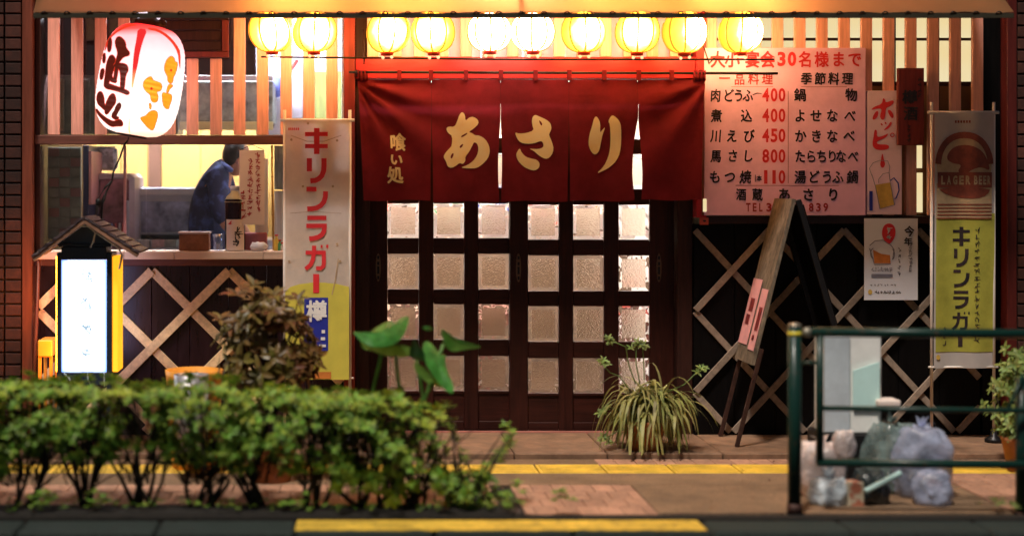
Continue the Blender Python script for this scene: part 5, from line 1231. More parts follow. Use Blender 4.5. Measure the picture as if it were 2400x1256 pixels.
for cx, y0, y1 in ((605, 365, 500), (587, 378, 505), (571, 450, 520)):
    y = y0
    while y < y1: p.scribble(cx, y, 13, 14, 5, 2.2); y += 14
p.done('brush_writing', DKRED, ps, 0.03)
tube('string', [(X(563, -.1), -.1, Z(352, -.1)), (X(590, -.06), -.06, Z(339, -.06)), (X(618, -.1), -.1, Z(352, -.1))], 0.002, BLK, ps)
wp = T('paper_sheet', 598, 628, 372, 548, -0.02, -0.018, PAPER, 'white sheet of paper behind the peach notice', 'paper', 0, 'sheet')
rb = T('box', 572, 626, 545, 587, -0.04, 0.0, M('rose_box', (0.45, .14, .16), .6), 'rose coloured box on the shelf behind the bottle label', 'box')
cw = thing('crumpled_cloth', ontop(607, -.09), 'crumpled white cloth on the window shelf', 'cloth')
v, f = blob((X(607, -.09), -0.095, SZ + 0.024), .050, .035, .026, (0, 0, 1), lambda d_: 1 + .35 * noise.noise(d_ * 3.1), 24, 14); mesh('cloth', v, f, PAPER, cw, True)
bb = thing('bamboo_pole', (X(640, -.03), -0.03, SZ), 'yellow bamboo pole standing in the window beside the banner', 'pole')
tube('cane', [(X(641, -.03), -0.03, SZ), (X(637, -.03), -0.03, Z(340, -.03))], 0.006, M('bamboo', (.6, .36, .08), .4), bb)
for q in range(5): lathe('node', [(0.0075, -0.003), (0.0075, .003)], (X(640 - q * .6, -.03), -.03, SZ + .1 + q * .11), M('bamboo_node', (.4, .2, .05), .4), bb, 8)
cp = T('corrugated_panel', 643, 806, 448, 586, 0.1, 0.11, M('white_corrugated', (0.72, 0.74, 0.78), .4, stretch=(40, 1, 1), scale=2, var=.2), 'white corrugated panel low in the window by the bamboo pole', 'panel', 0)
cp2 = T('curtain', 643, 806, 342, 444, 0.12, 0.13, M('grey_green_curtain', (0.42, 0.44, 0.36), .7, stretch=(9, 1, 1), scale=4, var=.5), 'grey green curtain above the corrugated panel', 'curtain', 0)
for lab, a, c_, h_ in (('small green jar behind the banner edge on the window shelf', 655, (.08, .35, .15), .055), ('small yellow bottle by the bamboo pole on the window shelf', 648, (.8, .6, .1), .085), ('small white pot with red lid on the window shelf', 661, (.75, .7, .7), .04)):
    j = thing('jar', ontop(a, -.1), lab, 'jar'); lathe('jar_body', [(0.012, 0), (0.015, 0.004), (0.015, h_ * .7), (0.008, h_ * .85), (0.008, h_)], ontop(a, -.1), M('jar_glaze', c_, .3), j, 12)
    lathe('lid', [(0.010, h_), (0.010, h_ + .008)], ontop(a, -.1), REDP, j, 12)
for lab, a, c_, y_ in (('white folded napkins on the counter, left end', 335, (.75, .75, .8), .9), ('pink and white packets on the counter', 372, (.75, .5, .5), .9), ('grey green tray on the counter beside the packets', 400, (.5, .55, .5), .9)):
    T('packet', a - 16, a + 14, 562, 580, y_ - .03, y_ + .04, M('packet_c', c_, .5, scale=20, var=.4), lab, 'packet', 0.003)
box('counter_front_ledge', X(315, .85), X(640, .85), 0.82, 0.948, Z(592, .85), Z(581, .85), STEEL, kc)

# room behind the doors: shelves with things, added for sparkle in the panes
sh = thing('wall_shelf', (X(1240, 2.2), 2.2, 1.35), 'shelf with bottles and plates on the far wall behind the glazed doors', 'shelf')
for z in (1.28, 1.62): box('shelf_plank', xm + .1, X(1600), 2.12, 2.29, z, z + .02, SHELFW, sh)
JM = [M('shelf_thing_%s' % n_, c_, .4) for n_, c_ in (('blue', (.05, .12, .5)), ('red', (.5, .06, .04)), ('black', (.02, .02, .02)), ('amber', (.5, .22, .03)), ('white', (.8, .8, .8)), ('green', (.05, .2, .08)))]
for i in range(18):
    g_ = i // 6; px = ((850, 1100), (1150, 1580), (1000, 1400))[g_]; px = px[0] + (px[1] - px[0]) * (i % 6 + random.random() * .6) / 6; z = (1.30, 1.30, 1.64)[g_]; h_ = random.uniform(.08, .2); r = random.uniform(.02, .045)
    j = thing('bottle', (X(px, 2.1), 2.2, z), 'bottle or jar on the shelf behind the glazed doors', 'bottle', 'bottles and jars behind the doors')
    lathe('bottle_body', [(r, 0), (r, h_ * .65), (r * .4, h_ * .8), (r * .4, h_)], (X(px, 2.1), 2.2, z), JM[i % 6], j, 10); j['label'] = ('dark blue', 'red', 'black', 'amber', 'white', 'green')[i % 6] + ' jar on the ' + ('left half of the lower', 'right half of the lower', 'upper')[g_] + ' shelf behind the glazed doors'
for i in range(3):
    px = (900, 1180, 1500)[i] + random.uniform(-12, 12); y = random.uniform(1.2, 2.0)
    t = thing('stool', (X(px, y), y, 0), ('wooden stool seen blurred through the leftmost door panes', 'wooden stool seen blurred through the middle door panes', 'wooden stool seen blurred through the rightmost door panes')[i], 'stool', 'stools behind the doors')
    c_ = random.choice((JM[3], BEAMW, JM[1], SHELFW)); zz = random.uniform(.42, .75)
    box('seat', X(px, y) - .15, X(px, y) + .15, y - .15, y + .15, zz, zz + .05, c_, t)
    for a, b in ((-1, -1), (1, -1), (-1, 1), (1, 1)): bar('leg', (X(px, y) + a * .12, y + b * .12, 0), (X(px, y) + a * .12, y + b * .12, zz), .03, .03, BEAMW, t)

# ------------------------------------------------------------------ plants
def leaf_quads(vs, fs, base, d, nrm, L, W, curl=0.15):
    d = d.normalized(); s = d.cross(nrm)
    if s.length < 1e-4: s = Vector((1, 0, 0))
    s.normalize(); n_ = s.cross(d); k = len(vs)
    m1 = base + d * L * .35 + n_ * L * .02; m2 = base + d * L * .72 - n_ * L * curl * .4; tip = base + d * L - n_ * L * curl
    vs += [base, m1 - s * W / 2 + n_ * W * .12, m1 + s * W / 2 + n_ * W * .12, m2 - s * W * .4 + n_ * W * .1, m2 + s * W * .4 + n_ * W * .1, tip, m1, m2]
    fs += [[k, k + 6, k + 1], [k, k + 2, k + 6], [k + 1, k + 6, k + 7, k + 3], [k + 6, k + 2, k + 4, k + 7], [k + 3, k + 7, k + 5], [k + 7, k + 4, k + 5]]
def rosette(vs, fs, c, up, n_, L, W, spread=1.0):
    up = up.normalized(); a0 = random.uniform(0, 6.3); t1 = up.orthogonal().normalized(); t2 = up.cross(t1)
    for i in range(n_):
        a = a0 + 2 * math.pi * i / n_ + random.uniform(-.3, .3); el = random.uniform(.15, .8)
        d = (t1 * math.cos(a) + t2 * math.sin(a)) * spread + up * el
        leaf_quads(vs, fs, c, d, up, L * random.uniform(.7, 1.15), W * random.uniform(.8, 1.2), random.uniform(.05, .3))
HY = -1.98
LEAFY = M('young_azalea_leaf', (0.30, 0.40, 0.045), 0.5, scale=3, var=0.25, bump=0, isl=0.4, sheer=0.35)
def shrub(name, px, wpx, top, bot, label, dens=1.0, L=0.037, W=0.017, leafm=LEAFH, Y=HY, depth=.23, grp='azalea shrubs of the hedge', cat='shrub', stems=7, base_py=1203, flat=True, nro=(5, 7)):
    cx = X(px, Y); zt = Z(top, Y); zb = Z(bot, Y); hw = S(wpx, Y) / 2; zg = max(0.0, Z(base_py, Y)) if base_py else 0.0
    t = thing(name, (cx, Y, zg), label, cat, grp)
    vs, fs = [], []; v2, f2_ = [], []; tw = []
    n = int(dens * 400); tips = []
    for i in range(n):
        while True:
            u, v_, w_ = random.uniform(-1, 1), random.uniform(-1, 1), random.uniform(0, 1)
            if flat: ok = abs(u) < 1.05
            else: ok = u * u + v_ * v_ + (2 * w_ - 1) ** 2 < 1
            # keep mostly to the shell
            sh_ = max(abs(v_), w_, 1 - w_ * 1.6 if w_ < .3 else 0, abs(u) * .8 if not flat else 0)
            if ok and random.random() < sh_ ** 3 + 0.06: break
        x = cx + u * hw; y = Y + v_ * depth
        bump = 0.042 * noise.noise((x * 6, y * 6, 3)) + 0.014 * noise.noise((x * 17, y * 17, 8))
        low = zb + 0.10 * noise.noise((x * 4.2, y * 3, 17)) + 0.03 * noise.noise((x * 15, y * 9, 27))
        z = low + (zt + bump - low) * w_
        hole = noise.noise((x * 7, y * 7, z * 8)) + .5 * noise.noise((x * 15, 4, z * 15))
        if hole < -0.06 and w_ < .93: continue
        c = Vector((x, y, z)); up = Vector((u * .5 * (0 if flat else 1) + random.uniform(-.35, .35), v_ * .9 + random.uniform(-.3, .3), (w_ - .35) * 1.8 + random.uniform(-.2, .4)))
        if up.length < .2: up = Vector((0, -.3, 1))
        young = w_ > .72 and random.random() < .45
        kk = random.uniform(.65, 1.25)
        rosette(v2 if young else vs, f2_ if young else fs, c, up, random.randint(*nro), L * kk, W * kk * random.uniform(.75, 1.1))
        if random.random() < .3: tips.append(c)
    mesh('foliage', vs, fs, leafm, t)['kind'] = 'stuff'
    for q in range(4):
        sc_ = Vector((cx + random.uniform(-1, 1) * hw, Y + random.uniform(-.8, .3) * depth, random.uniform(zg + .03, zb + .02)))
        for q2 in range(int(9 * dens)):
            c = sc_ + Vector((random.gauss(0, .035), random.gauss(0, .03), random.gauss(0, .035))); c.z = max(c.z, .02)
            rosette(vs, fs, c, Vector((random.uniform(-.5, .5), -.4, 1)), random.randint(4, 6), L * random.uniform(.5, 1), W * .85)
    dv, df_ = [], []
    for q in range(int(9 * dens)):
        c = Vector((cx + random.uniform(-1, 1) * hw, Y + random.uniform(-1, .2) * depth, random.uniform(zb + .02, zt - .03))); rosette(dv, df_, c, Vector((random.uniform(-1, 1), -.6, .2)), 4, .03, .012)
    mesh('dead_leaves', dv, df_, LEAFB, t)['kind'] = 'stuff'
    if v2: mesh('young_leaves', v2, f2_, LEAFY, t)['kind'] = 'stuff'
    brs = []
    for s_ in range(stems):
        b = Vector((cx + random.uniform(-.05, .05), Y + random.uniform(-.04, .04), zg - .01)); a = random.uniform(-1, 1) if s_ else 0.1
        m_ = b + Vector((a * hw * .8 + random.uniform(-.02, .02), random.uniform(-.08, .08), (zb - zg) * random.uniform(.6, 1.0) + .03)); e = Vector((cx + a * hw * .95, Y + random.uniform(-.1, .1), zb + (zt - zb) * random.uniform(.3, .7)))
        mm = b.lerp(m_, .5) + Vector((random.uniform(-.02, .02), 0, 0))
        tube('branch', [b, mm, m_, m_.lerp(e, .5) + Vector((random.uniform(-.02, .02), 0, .02)), e], [.011, .009, .0075, .006, .003], TWIG, t, 6)
        for q in range(5):
            o_ = m_.lerp(e, random.random()) if q % 2 else b.lerp(m_, random.uniform(.4, 1)); tgt = o_ + Vector((random.uniform(-.16, .16), random.uniform(-.12, .12), random.uniform(.06, .22)))
            brs.append(([o_, o_.lerp(tgt, .5) + Vector((random.uniform(-.015, .015), 0, .01)), tgt], [.0045, .003, .0018]))
    for c in tips[:90]:
        b = Vector((cx + (c.x - cx) * .5, Y + (c.y - Y) * .4, max(zg + .1, c.z - random.uniform(.1, .22)))); brs.append(([b, b.lerp(c, .6) + Vector((random.uniform(-.01, .01), 0, 0)), c], [.004, .003, .0015]))
    tw_ = tubes('twigs', brs, TWIG, t, 4); tw_['kind'] = 'stuff'
    return t
HL = [(-75, 170, 905, 1075, 'hedge shrub cut by the left edge of the view, below the brick wall', 1.2),
      (62, 150, 902, 1070, 'hedge shrub below the orange-lit left post', 1.25),
      (200, 150, 903, 1062, 'dense hedge shrub below the glowing box lamp', 1.25),
      (335, 150, 908, 1040, 'hedge shrub with thin pale gaps, right of the box lamp', .95),
      (470, 150, 905, 1085, 'hedge shrub below the orange tub', 1.0),
      (605, 150, 915, 1075, 'hedge shrub below the bronze-leaved bush', 1.05),
      (735, 150, 925, 1070, 'hedge shrub left of the banner foot', .95),
      (865, 150, 925, 1125, 'bright dense hedge shrub under the big green heart-shaped leaves', 1.5),
      (975, 120, 955, 1140, 'hedge shrub right of the big heart-shaped leaves, sparse at the top', .8)]
for px, wp_, tp_, bt_, lab, dn in HL: shrub('azalea_shrub', px, wp_ + 12, tp_, bt_, lab, dn)
sp = shrub('azalea_shrub', 1095, 130, 1100, 1185, 'low sparse shrub at the right end of the hedge with tall sprigs', .35, flat=False, depth=.16)
# tall sprigs at its right end
vs, fs, st_ = [], [], []
for a, b, y_, n_ in ((1188, 998, -1.9, 3), (1180, 1035, -1.85, 3), (1160, 1062, -1.8, 3), (1050, 945, -1.8, 2), (1055, 985, -1.85, 2), (1212, 1130, -1.9, 2), (1085, 1060, -1.9, 3), (1075, 1110, -1.95, 3), (1165, 1150, -1.9, 3), (1050, 1170, -2.0, 3), (1040, 1040, -1.85, 3), (1120, 1120, -2.0, 3), (1140, 1090, -1.95, 4), (1105, 1140, -2.0, 4), (1195, 1015, -1.92, 4), (1150, 1175, -2.0, 4), (1075, 1180, -2.0, 3), (1175, 1060, -1.9, 3), (1062, 1000, -1.85, 4), (1190, 1165, -2.0, 3)):
    c = Vector((X(a, y_), y_, Z(b, y_))); root = Vector((X(1085 + (a - 1085) * .2, HY), HY, 0.0))
    st_.append(([root, root.lerp(c, .5) + Vector((random.uniform(-.03, .03), 0, .02)), c], [.006, .004, .002]))
    for q in range(n_): rosette(vs, fs, c + Vector((random.uniform(-.012, .012), random.uniform(-.012, .012), -q * .022)), Vector((random.uniform(-.3, .3), -.3, 1)), 6, .036, .013)
mesh('sprig_leaves', vs, fs, LEAFH, sp)['kind'] = 'stuff'; tubes('sprig_stems', st_, TWIG, sp, 5)['kind'] = 'stuff'
# ground weeds and fallen leaves on the soil
vs, fs = [], []
for i in range(170):
    x = random.uniform(X(-40, -2), X(1180, -2)); y = random.uniform(-2.16, -1.95)
    rosette(vs, fs, Vector((x, y, .004 + random.random() * .02)), Vector((random.uniform(-.4, .4), random.uniform(-.4, .4), 1)), random.randint(2, 5), .024, .011)
for px, py in ((105, 1165), (100, 1185), (230, 1190), (1200, 1200), (690, 1195), (1320, 1185)):
    for q in range(7):
        rosette(vs, fs, Vector((X(px, -2.1) + random.uniform(-.05, .05), -2.1 + random.uniform(-.04, .04), .02 + random.random() * .07)), Vector((0, -.2, 1)), 6, .03, .013)
wd_ = mesh('weeds', vs, fs, LEAFH, None); tagd(wd_, 'low weeds and fallen leaves scattered on the dark soil under the hedge', 'weeds', kind='stuff')

# bronze leaved bush in a pot behind the hedge
YBz = -1.25
bz = thing('bronze_bush', (X(635, YBz), YBz, 0), 'bronze and green leaved bush in front of the white and yellow banner', 'bush')
vs, fs, br_ = [], [], []
for i in range(300):
    while True:
        u, v_, w_ = random.uniform(-1.1, 1.1), random.uniform(-1, 1), random.uniform(-1.1, 1.1)
        if u * u + v_ * v_ + w_ * w_ < 1 + .55 * noise.noise((u * 2.2, v_ * 2, w_ * 2.2 + 4)) and random.random() < (u * u + v_ * v_ + w_ * w_) ** .8 + .1: break
    k = 1.0 - .35 * max(0, w_); c = Vector((X(632 + u * 122 * k + 8 * w_, YBz), YBz + v_ * .26, Z(805 - w_ * 118 - 18 * noise.noise((u * 3, v_ * 2, 1)), YBz)))
    if noise.noise((c.x * 9, c.y * 9, c.z * 9)) < -.12: continue
    up = Vector((u + random.uniform(-.3, .3), v_ - .2, w_ * .6 + .5)); n_ = random.randint(5, 7); a0 = random.uniform(0, 6)
    rosette(vs, fs, c, up, n_, .072 * random.uniform(.6, 1.35), .028, 1.2)
    if i % 3 == 0: br_.append(([Vector((X(635, YBz), YBz, .25)), Vector((X(635 + u * 40, YBz), YBz + v_ * .1, .35 + .12 * (w_ + 1))), c], [.006, .004, .002]))
for (px, py) in ((598, 668), (560, 690), (645, 690), (520, 745), (700, 700)):
    c = Vector((X(px, YBz), YBz - .1, Z(py, YBz))); rosette(vs, fs, c, Vector((0, -.4, 1)), 7, .085, .028, 1.2); br_.append(([Vector((X(635, YBz), YBz, .25)), c], [.006, .003]))
mesh('foliage', vs, fs, LEAFB, bz)['kind'] = 'stuff'; tubes('branches', br_, TWIG, bz, 5)
lathe('pot', [(.10, 0), (.13, .2), (.14, .22), (.125, .22), (.12, .19)], (X(635, YBz), YBz, -.043 + .013), TERRA, bz, 20)

# taro
YT = -1.88
taro = thing('taro_plant', (X(930, YT), YT, 0), 'big bright green heart-shaped leaves rising out of the hedge in front of the doors', 'plant')
zt4 = lambda ps: [(780 + a / 3.693, 700 + b / 3.693) for a, b in ps]
def big_leaf(pts, m, tilt, bulge=.03):
    lp = smooth_loop(zt4(pts), 1); cx_ = sum(q[0] for q in lp) / len(lp); cy_ = sum(q[1] for q in lp) / len(lp); n = len(lp); vs, fs = [], []
    rings = (1.0, .8, .55, .3, 0.0)
    for k in rings:
        for a, b in lp:
            px = cx_ + (a - cx_) * k; py = cy_ + (b - cy_) * k
            y = YT + tilt[0] * (px - cx_) * .002 + tilt[1] * (py - cy_) * .002 + bulge * (1 - k * k) * -1 + .006 * math.sin(px * .2)
            vs.append((X(px, YT), y, Z(py, YT)))
    for r in range(4):
        for i in range(n): i2 = (i + 1) % n; fs.append([r * n + i, r * n + i2, (r + 1) * n + i2, (r + 1) * n + i])
    return mesh('leaf', vs, fs, m, taro, True)
big_leaf([(240, 340), (300, 385), (400, 400), (520, 385), (600, 400), (660, 410), (692, 450), (660, 512), (560, 517), (440, 502), (350, 452), (270, 440), (243, 400)], LEAFL, (0, 1.2), .02)
big_leaf([(165, 275), (250, 298), (320, 285), (400, 240), (500, 198), (540, 228), (600, 180), (674, 168), (652, 250), (600, 335), (520, 385), (380, 405), (270, 375), (205, 315)], LEAFT, (.3, -1.5), .03)
big_leaf([(918, 232), (980, 270), (1060, 340), (1180, 390), (1308, 430), (1280, 450), (1150, 452), (1050, 467), (978, 422), (938, 330)], LEAFT, (.8, .8), .015)
big_leaf([(762, 235), (830, 238), (890, 270), (800, 278)], LEAFT, (.5, .5), .01)
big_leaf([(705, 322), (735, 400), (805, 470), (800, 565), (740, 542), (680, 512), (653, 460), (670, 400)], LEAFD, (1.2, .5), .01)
big_leaf([(690, 520), (760, 560), (840, 640), (930, 730), (992, 782), (940, 792), (850, 752), (760, 682), (700, 602)], LEAFL, (.4, 1.0), .01)
big_leaf([(800, 400), (850, 393), (900, 450), (940, 492), (980, 480), (970, 560), (990, 640), (1022, 700), (1026, 762), (1000, 782), (940, 742), (860, 652), (800, 562), (788, 470)], LEAFT, (-.8, -1.2), .025)
for a in (((420, 480), (400, 600), (375, 700), (350, 830)), ((545, 500), (560, 640), (585, 800)), ((860, 740), (840, 800), (812, 870)), ((705, 380), (740, 600), (790, 860)), ((960, 400), (880, 640), (800, 900))):
    q = [(X(b, YT), YT + .03 + .02 * i, Z(c, YT)) for i, (b, c) in enumerate(zt4(a))]; q.append((X(930, YT), YT + .05, 0.0)); tube('leaf_stalk', q, [.008] * (len(q) - 1) + [.012], LEAFL, taro)

# spider plant in a terracotta pot
YP = -0.50
spd = thing('spider_plant', (X(1525, YP), YP, 0), 'arching spider plant spilling over a terracotta pot beside the doors', 'potted plant')
lathe('pot', [(.085, 0), (.115, .13), (.125, .15), (.125, .165), (.105, .165), (.10, .14)], (X(1510, YP), YP, 0.0), TERRA, spd, 24)
def strap(vs, fs, p0, az, el, L, W, droop, seg=8):
    k = len(vs); p = Vector(p0); d = Vector((math.cos(az) * math.cos(el), math.sin(az) * math.cos(el), math.sin(el))); s = Vector((-math.sin(az), math.cos(az), 0))
    for i in range(seg + 1):
        t = i / seg; wd = W * (1 - t ** 2) * (.6 + .4 * min(1, t * 4)); n_ = s.cross(d)
        vs += [p - s * wd / 2 + n_ * wd * .15, p + s * wd / 2 + n_ * wd * .15]; p = p + d * L / seg; d = (d + Vector((0, 0, -droop / seg))).normalized()
        if p.z < .012: p.z = .012
    for i in range(seg): fs.append([k + 2 * i, k + 2 * i + 1, k + 2 * i + 3, k + 2 * i + 2])
vs, fs = [], []; C0 = Vector((X(1520, YP), YP, .17))
for i in range(420):
    az = random.uniform(0, 6.283); b = C0 + Vector((random.uniform(-.12, .14), random.uniform(-.08, .06), random.uniform(-.02, .13)))
    strap(vs, fs, b, az, random.uniform(.1, 1.3), random.uniform(.18, .42), random.uniform(.013, .027), random.uniform(2.8, 5.5))
mesh('leaves', vs, fs, LEAFS, spd)['kind'] = 'stuff'
st_ = []; vs, fs = [], []
for pts in (((1490, 900), (1470, 850), (1462, 810), (1430, 796)), ((1500, 900), (1488, 850), (1486, 812)), ((1510, 890), (1506, 840), (1500, 806)), ((1480, 920), (1450, 880), (1425, 870), (1404, 846)), ((1560, 920), (1600, 900), (1635, 862)), ((1450, 960), (1420, 950), (1408, 956)), ((1470, 1000), (1440, 1010), (1412, 1026))):
    q = [Vector((X(a, YP), YP - .03 * i, Z(b, YP))) for i, (a, b) in enumerate(pts)]; st_.append((q, .0035))
    for w_ in range(4): rosette(vs, fs, q[-1] + Vector((random.uniform(-.03, .03), 0, random.uniform(-.02, .02))), Vector((0, -.6, .6)), 5, .035, .012)
tubes('flower_stalks', st_, STEM, spd); mesh('plantlets', vs, fs, LEAFV, spd)['kind'] = 'stuff'

# variegated bush at the right edge
YV = -1.0
vb = thing('variegated_bush', (X(2400, YV), YV, 0), 'pale green trailing bush at the right edge beside the brick wall', 'bush')
vs, fs, br_ = [], [], []
for i in range(300):
    u, v_, w_ = random.gauss(0, .45), random.gauss(0, .45), random.uniform(0, 1)
    wid = 25 + 60 * (1 - abs(w_ - .35) * 1.3); c = Vector((X(2402 + u * wid, YV), YV + v_ * .16, Z(1040 - w_ * 215 + u * 20, YV)))
    if 0.38 < w_ < .45 and u < 0: continue
    rosette(vs, fs, c, Vector((u, v_ - .5, .6)), 5, .045, .02)
    if i % 5 == 0: br_.append(([Vector((X(2405, YV), YV, .05)), c], [.005, .002]))
mesh('foliage', vs, fs, LEAFV, vb)['kind'] = 'stuff'; tubes('branches', br_, TWIG, vb, 5)
lathe('pot', [(.09, 0), (.12, .16), (.13, .18), (.115, .18)], (X(2405, YV), YV, -.03), TERRA, vb, 20)
vs, fs = [], []
for i in range(26):
    x = X(2365 + random.gauss(0, 28), -2.0); rosette(vs, fs, Vector((x, -2.0 + random.uniform(-.05, .05), -.01 + random.random() * .035)), Vector((0, -.2, 1)), 5, .022, .009)
w2 = mesh('weeds', vs, fs, LEAFV, None); tagd(w2, 'small weeds growing from the pavement edge in the bottom right corner', 'weeds', kind='stuff')

# ------------------------------------------------------------------ guard rail
YF = -2.05
fn = thing('guard_rail', (X(2120, YF), YF, 0), 'dark green steel pipe guard rail along the kerb', 'guard rail')
def gpipe(nm, a, b, c, d, r): return tube(nm, [(X(a, YF), YF, Z(b, YF)), (X(c, YF), YF, Z(d, YF))], r, GREENM, fn, 14)
gz = -0.03
tube('post', [(X(1862, YF), YF, gz), (X(1862, YF), YF, Z(766, YF))], 0.030, GREENM, fn, 18)
lathe('post_cap', [(.030, 0), (.031, .006), (.022, .014), (.004, .017)], (X(1862, YF), YF, Z(765, YF)), M('cap_metal', (.30, .26, .2), .3, metal=.5), fn, 18)
lathe('reflective_band', [(.0315, 0), (.0315, .018)], (X(1862, YF), YF, Z(786, YF)), M('yellow_reflector', (.75, .62, .05), .4), fn, 18)
lathe('rust_foot', [(.034, 0), (.033, .05)], (X(1862, YF), YF, gz), IRON, fn, 18)
gpipe('top_rail', 1900, 778, 2560, 784, .022); gpipe('mid_rail', 1922, 956, 2560, 964, .012); gpipe('bottom_rail', 1915, 1083, 2560, 1090, .019)
gpipe('upright', 1921, 781, 1921, 1083, .018); gpipe('upright', 2520, 784, 2520, 1088, .018)
tube('post', [(X(2408, YF), YF + .06, gz), (X(2408, YF), YF + .06, Z(890, YF))], 0.026, GREENM, fn, 16)
tube('brace', [(X(2405, YF), YF + .03, Z(880, YF)), (X(2362, YF), YF, Z(962, YF))], .008, GREENM, fn)
lathe('rail_cap', [(.014, -.03), (.022, -.02), (.022, .0)], (X(1898, YF) + .0, YF, Z(778, YF)), M('cap_metal2', (.3, .28, .22), .35, metal=.4), fn, 14, tilt=Matrix.Rotation(math.pi / 2, 3, 'Y'))
tube('rail_link', [(X(1880, YF), YF, Z(850, YF)), (X(1921, YF), YF, Z(850, YF))], .008, GREENM, fn)

# ------------------------------------------------------------------ rubbish by the rail
YR = -1.70
def bagmat(name, col, clear, rough=.25):
    m, nt, N, L = newmat(name); out = N.new('ShaderNodeOutputMaterial'); p_ = N.new('ShaderNodeBsdfPrincipled')
    tc = N.new('ShaderNodeTexCoord'); nz = N.new('ShaderNodeTexNoise'); nz.inputs['Scale'].default_value = 7; nz.inputs['Detail'].default_value = 5; L.new(tc.outputs['Object'], nz.inputs[0])
    cr = N.new('ShaderNodeValToRGB'); cr.color_ramp.elements[0].position = .38; cr.color_ramp.elements[1].position = .62
    cr.color_ramp.elements[0].color = (*[c * .45 for c in col], 1); cr.color_ramp.elements[1].color = (*col, 1); L.new(nz.outputs[0], cr.inputs[0]); L.new(cr.outputs[0], p_.inputs['Base Color'])
    p_.inputs['Roughness'].default_value = rough; p_.inputs['Coat Weight'].default_value = .5
    n2 = N.new('ShaderNodeTexNoise'); n2.inputs['Scale'].default_value = 26; n2.inputs['Detail'].default_value = 3; n2.inputs['Distortion'].default_value = 1.5; L.new(tc.outputs['Object'], n2.inputs[0])
    b = N.new('ShaderNodeBump'); b.inputs['Strength'].default_value = .8; b.inputs['Distance'].default_value = .012; L.new(n2.outputs[0], b.inputs['Height']); L.new(b.outputs[0], p_.inputs['Normal'])
    t_ = N.new('ShaderNodeBsdfTransparent'); mx = N.new('ShaderNodeMixShader'); mx.inputs[0].default_value = clear; L.new(p_.outputs[0], mx.inputs[1]); L.new(t_.outputs[0], mx.inputs[2]); L.new(mx.outputs[0], out.inputs[0]); return m
INS = [M('inner_%s' % n_, c_, .6, var=.3, scale=30) for n_, c_ in (('white', (.75, .75, .72)), ('pale', (.6, .66, .7)), ('orange', (.6, .2, .05)), ('black', (.02, .02, .02)), ('tan', (.5, .38, .25)), ('grey', (.4, .42, .45)))]
def bag(px, py0, py1, wpx, Y, m, label, seed, tie=True, lean=0.0):
    zc = (Z(py0, Y) + Z(py1, Y)) / 2; rz = (Z(py0, Y) - Z(py1, Y)) / 2; rx_ = S(wpx, Y) / 2
    t = thing('rubbish_bag', (X(px, Y), Y, Z(py1, Y)), label, 'rubbish bag', 'rubbish bags behind the guard rail')
    def dis(d_):
        k = 1 + .16 * noise.noise(d_ * 2.1 + Vector((seed, 0, 0))) + .09 * abs(noise.noise(d_ * 5 + Vector((0, seed, 0)))) + .05 * noise.noise(d_ * 11 + Vector((0, seed, 0)))
        if d_.z > .75: k *= 1 - (d_.z - .75) * 1.2
        return k
    v, f = blob((X(px, Y), Y, zc), rx_, min(rx_, .17), rz, (0, 0, 1), dis, 48, 32)
    zmin = -.03
    v = [Vector((q.x + lean * (q.z - zc), q.y, max(q.z, zmin + .001))) for q in v]
    mesh('bag_body', v, f, m, t, True)
    if m in (Bb, Bc, Bg):   # what shows through the thin film
        for q in range(7):
            cc = Vector((X(px, Y) + random.uniform(-.4, .4) * rx_, Y + random.uniform(-.04, .06), zc + random.uniform(-.5, .3) * rz)); kx = random.uniform(.02, .04)
            va_, fa_ = blob(cc, kx, kx, kx * random.uniform(.6, 1.3), (random.uniform(-1, 1), 0, 1), lambda d_: 1 + .4 * noise.noise(d_ * 3 + Vector((q, seed, 0))), 12, 8); mesh('contents', va_, fa_, random.choice(INS), t)
    if tie:
        vs, fs = [], []
        c = Vector((X(px, Y) + lean * rz, Y, zc + rz * .8))
        for i in range(10): strap(vs, fs, c, random.uniform(0, 6.28), random.uniform(.6, 1.4), random.uniform(.04, .08), .03, 1.0, 4)
        mesh('tied_top', vs, fs, m, t, True)
    return t
Bk = bagmat('dark_bag', (.02, .03, .03), .0); Bb = bagmat('blue_clear_bag', (.58, .64, .86), .30, .12); Bw = bagmat('white_bag', (.92, .78, .74), .0, .3); Bc = bagmat('pale_blue_bag', (.75, .85, .92), .25, .15); Bg = bagmat('greenish_bag', (.28, .38, .36), .30, .12)
bag(2160, 975, 1207, 140, -1.62, Bb, 'big bluish clear rubbish bag at the right of the heap', 3.1)
bag(2090, 965, 1195, 130, -1.50, Bg, 'dark greenish rubbish bag in the middle of the heap', 7.7)
bag(1925, 1020, 1185, 110, -1.66, Bw, 'pinkish white rubbish bag beside the green post', 1.3)
bag(1942, 1108, 1203, 92, -1.80, Bc, 'small pale blue shopping bag low at the left of the heap', 5.2)
bag(2185, 1090, 1208, 90, -1.82, Bb, 'low bluish clear bag at the right foot of the heap', 9.4, False)
bag(2035, 1090, 1205, 90, -1.78, Bk, 'black rubbish bag at the foot of the heap', 2.2, False)
bag(1978, 1000, 1085, 52, -1.74, Bw, 'small white knotted bag on top of the heap under the white panel', 4.5, False)
wbx = thing('foam_box', (X(1998, -1.45), -1.45, 0), 'tall white foam box standing upright among the rubbish bags', 'foam box')
FO = M('white_foam', (.82, .82, .78), .6, scale=5, var=.12); FO2 = M('aqua_panel', (.55, .80, .76), .45, scale=5, var=.1)
box('box_body', X(1930, -1.45), X(2066, -1.45), -1.45, -1.30, Z(1015, -1.45), Z(786, -1.45), FO, wbx, .006)
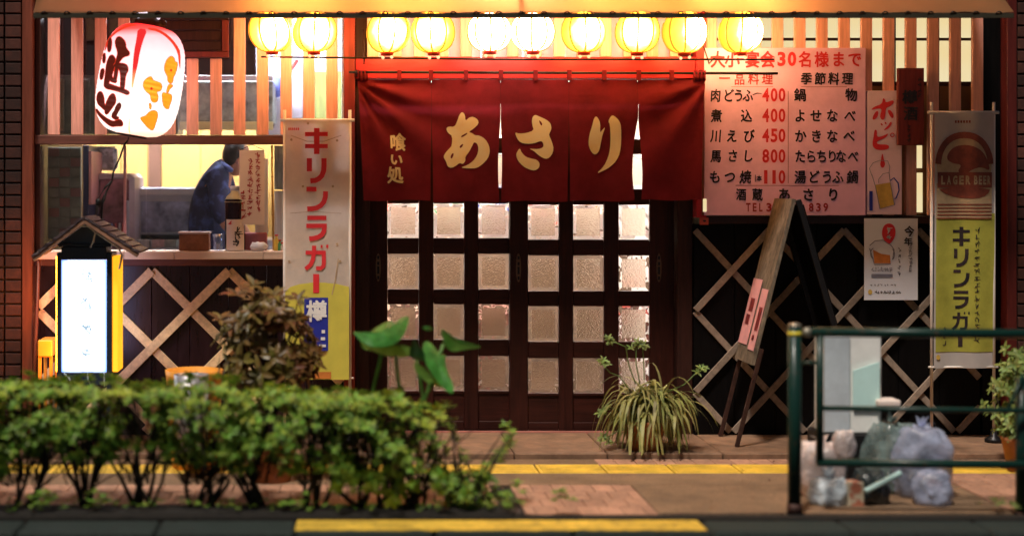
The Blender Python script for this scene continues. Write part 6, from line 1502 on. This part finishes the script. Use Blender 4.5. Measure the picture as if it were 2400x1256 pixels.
box('left_panel', X(1932, -1.46), X(1992, -1.46), -1.462, -1.452, Z(1012, -1.46), Z(789, -1.46), M('blue_grey_panel', (.52, .58, .62), .4, scale=4, var=.25), wbx)
mesh('aqua_sheet', [(X(2000, -1.47), -1.470, Z(955, -1.47)), (X(2062, -1.47), -1.470, Z(955, -1.47)), (X(2062, -1.47), -1.470, Z(848, -1.47)), (X(2000, -1.47), -1.470, Z(868, -1.47)),
                   (X(2000, -1.47), -1.462, Z(955, -1.47)), (X(2062, -1.47), -1.462, Z(955, -1.47)), (X(2062, -1.47), -1.462, Z(848, -1.47)), (X(2000, -1.47), -1.462, Z(868, -1.47))], [[0, 1, 2, 3], [4, 7, 6, 5], [0, 4, 5, 1], [1, 5, 6, 2], [2, 6, 7, 3], [3, 7, 4, 0]], FO2, wbx)
crt = thing('crate', (X(1998, -1.4), -1.4, -.03), 'black crate under the white foam box', 'crate')
box('crate_body', X(1925, -1.45), X(2075, -1.45), -1.47, -1.22, -.028, Z(1016, -1.45), BLK, crt, .006)
for lab, a, b, c, d, m_ in (('red and tan carton at the foot of the rubbish heap', 1988, 2026, 1130, 1200, ORGP), ('pale green tube of card lying across the rubbish bags', 0, 0, 0, 0, FO2)):
    if a: T('carton', a, b, c, d, -1.88, -1.80, M('carton_face', (.40, .14, .08), .6, scale=9, col2=(.5, .42, .3), contrast=(.45, .5)), lab, 'carton', .004)
    else:
        t = thing('card_tube', (X(2070, -1.9), -1.9, Z(1140, -1.9)), lab, 'card tube'); tube('tube_wall', [(X(2028, -1.9), -1.90, Z(1150, -1.9)), (X(2118, -1.9), -1.86, Z(1108, -1.86))], .013, FO2, t, 12)
lid = T('carton', 2060, 2112, 938, 952, -1.52, -1.40, PAPERP, 'pale lid lying on top of the dark rubbish bag', 'lid', .006)

# fallen leaves and grit on the pavement
vs, fs = [], []
for i in range(150):
    x = random.uniform(-3.2, 3.2); y = random.uniform(-2.1, -.66); a = random.uniform(0, 6.3)
    leaf_quads(vs, fs, Vector((x, y, -.026)), Vector((math.cos(a), math.sin(a), random.uniform(0, .25))), Vector((0, 0, 1)), random.uniform(.012, .035), random.uniform(.006, .014), .2)
lt = mesh('fallen_leaves', vs, fs, M('dry_leaf', (.16, .09, .035), .8, isl=.5, var=.3, bump=0), None); tagd(lt, 'small dry leaves scattered over the pavement', 'leaves', kind='stuff')
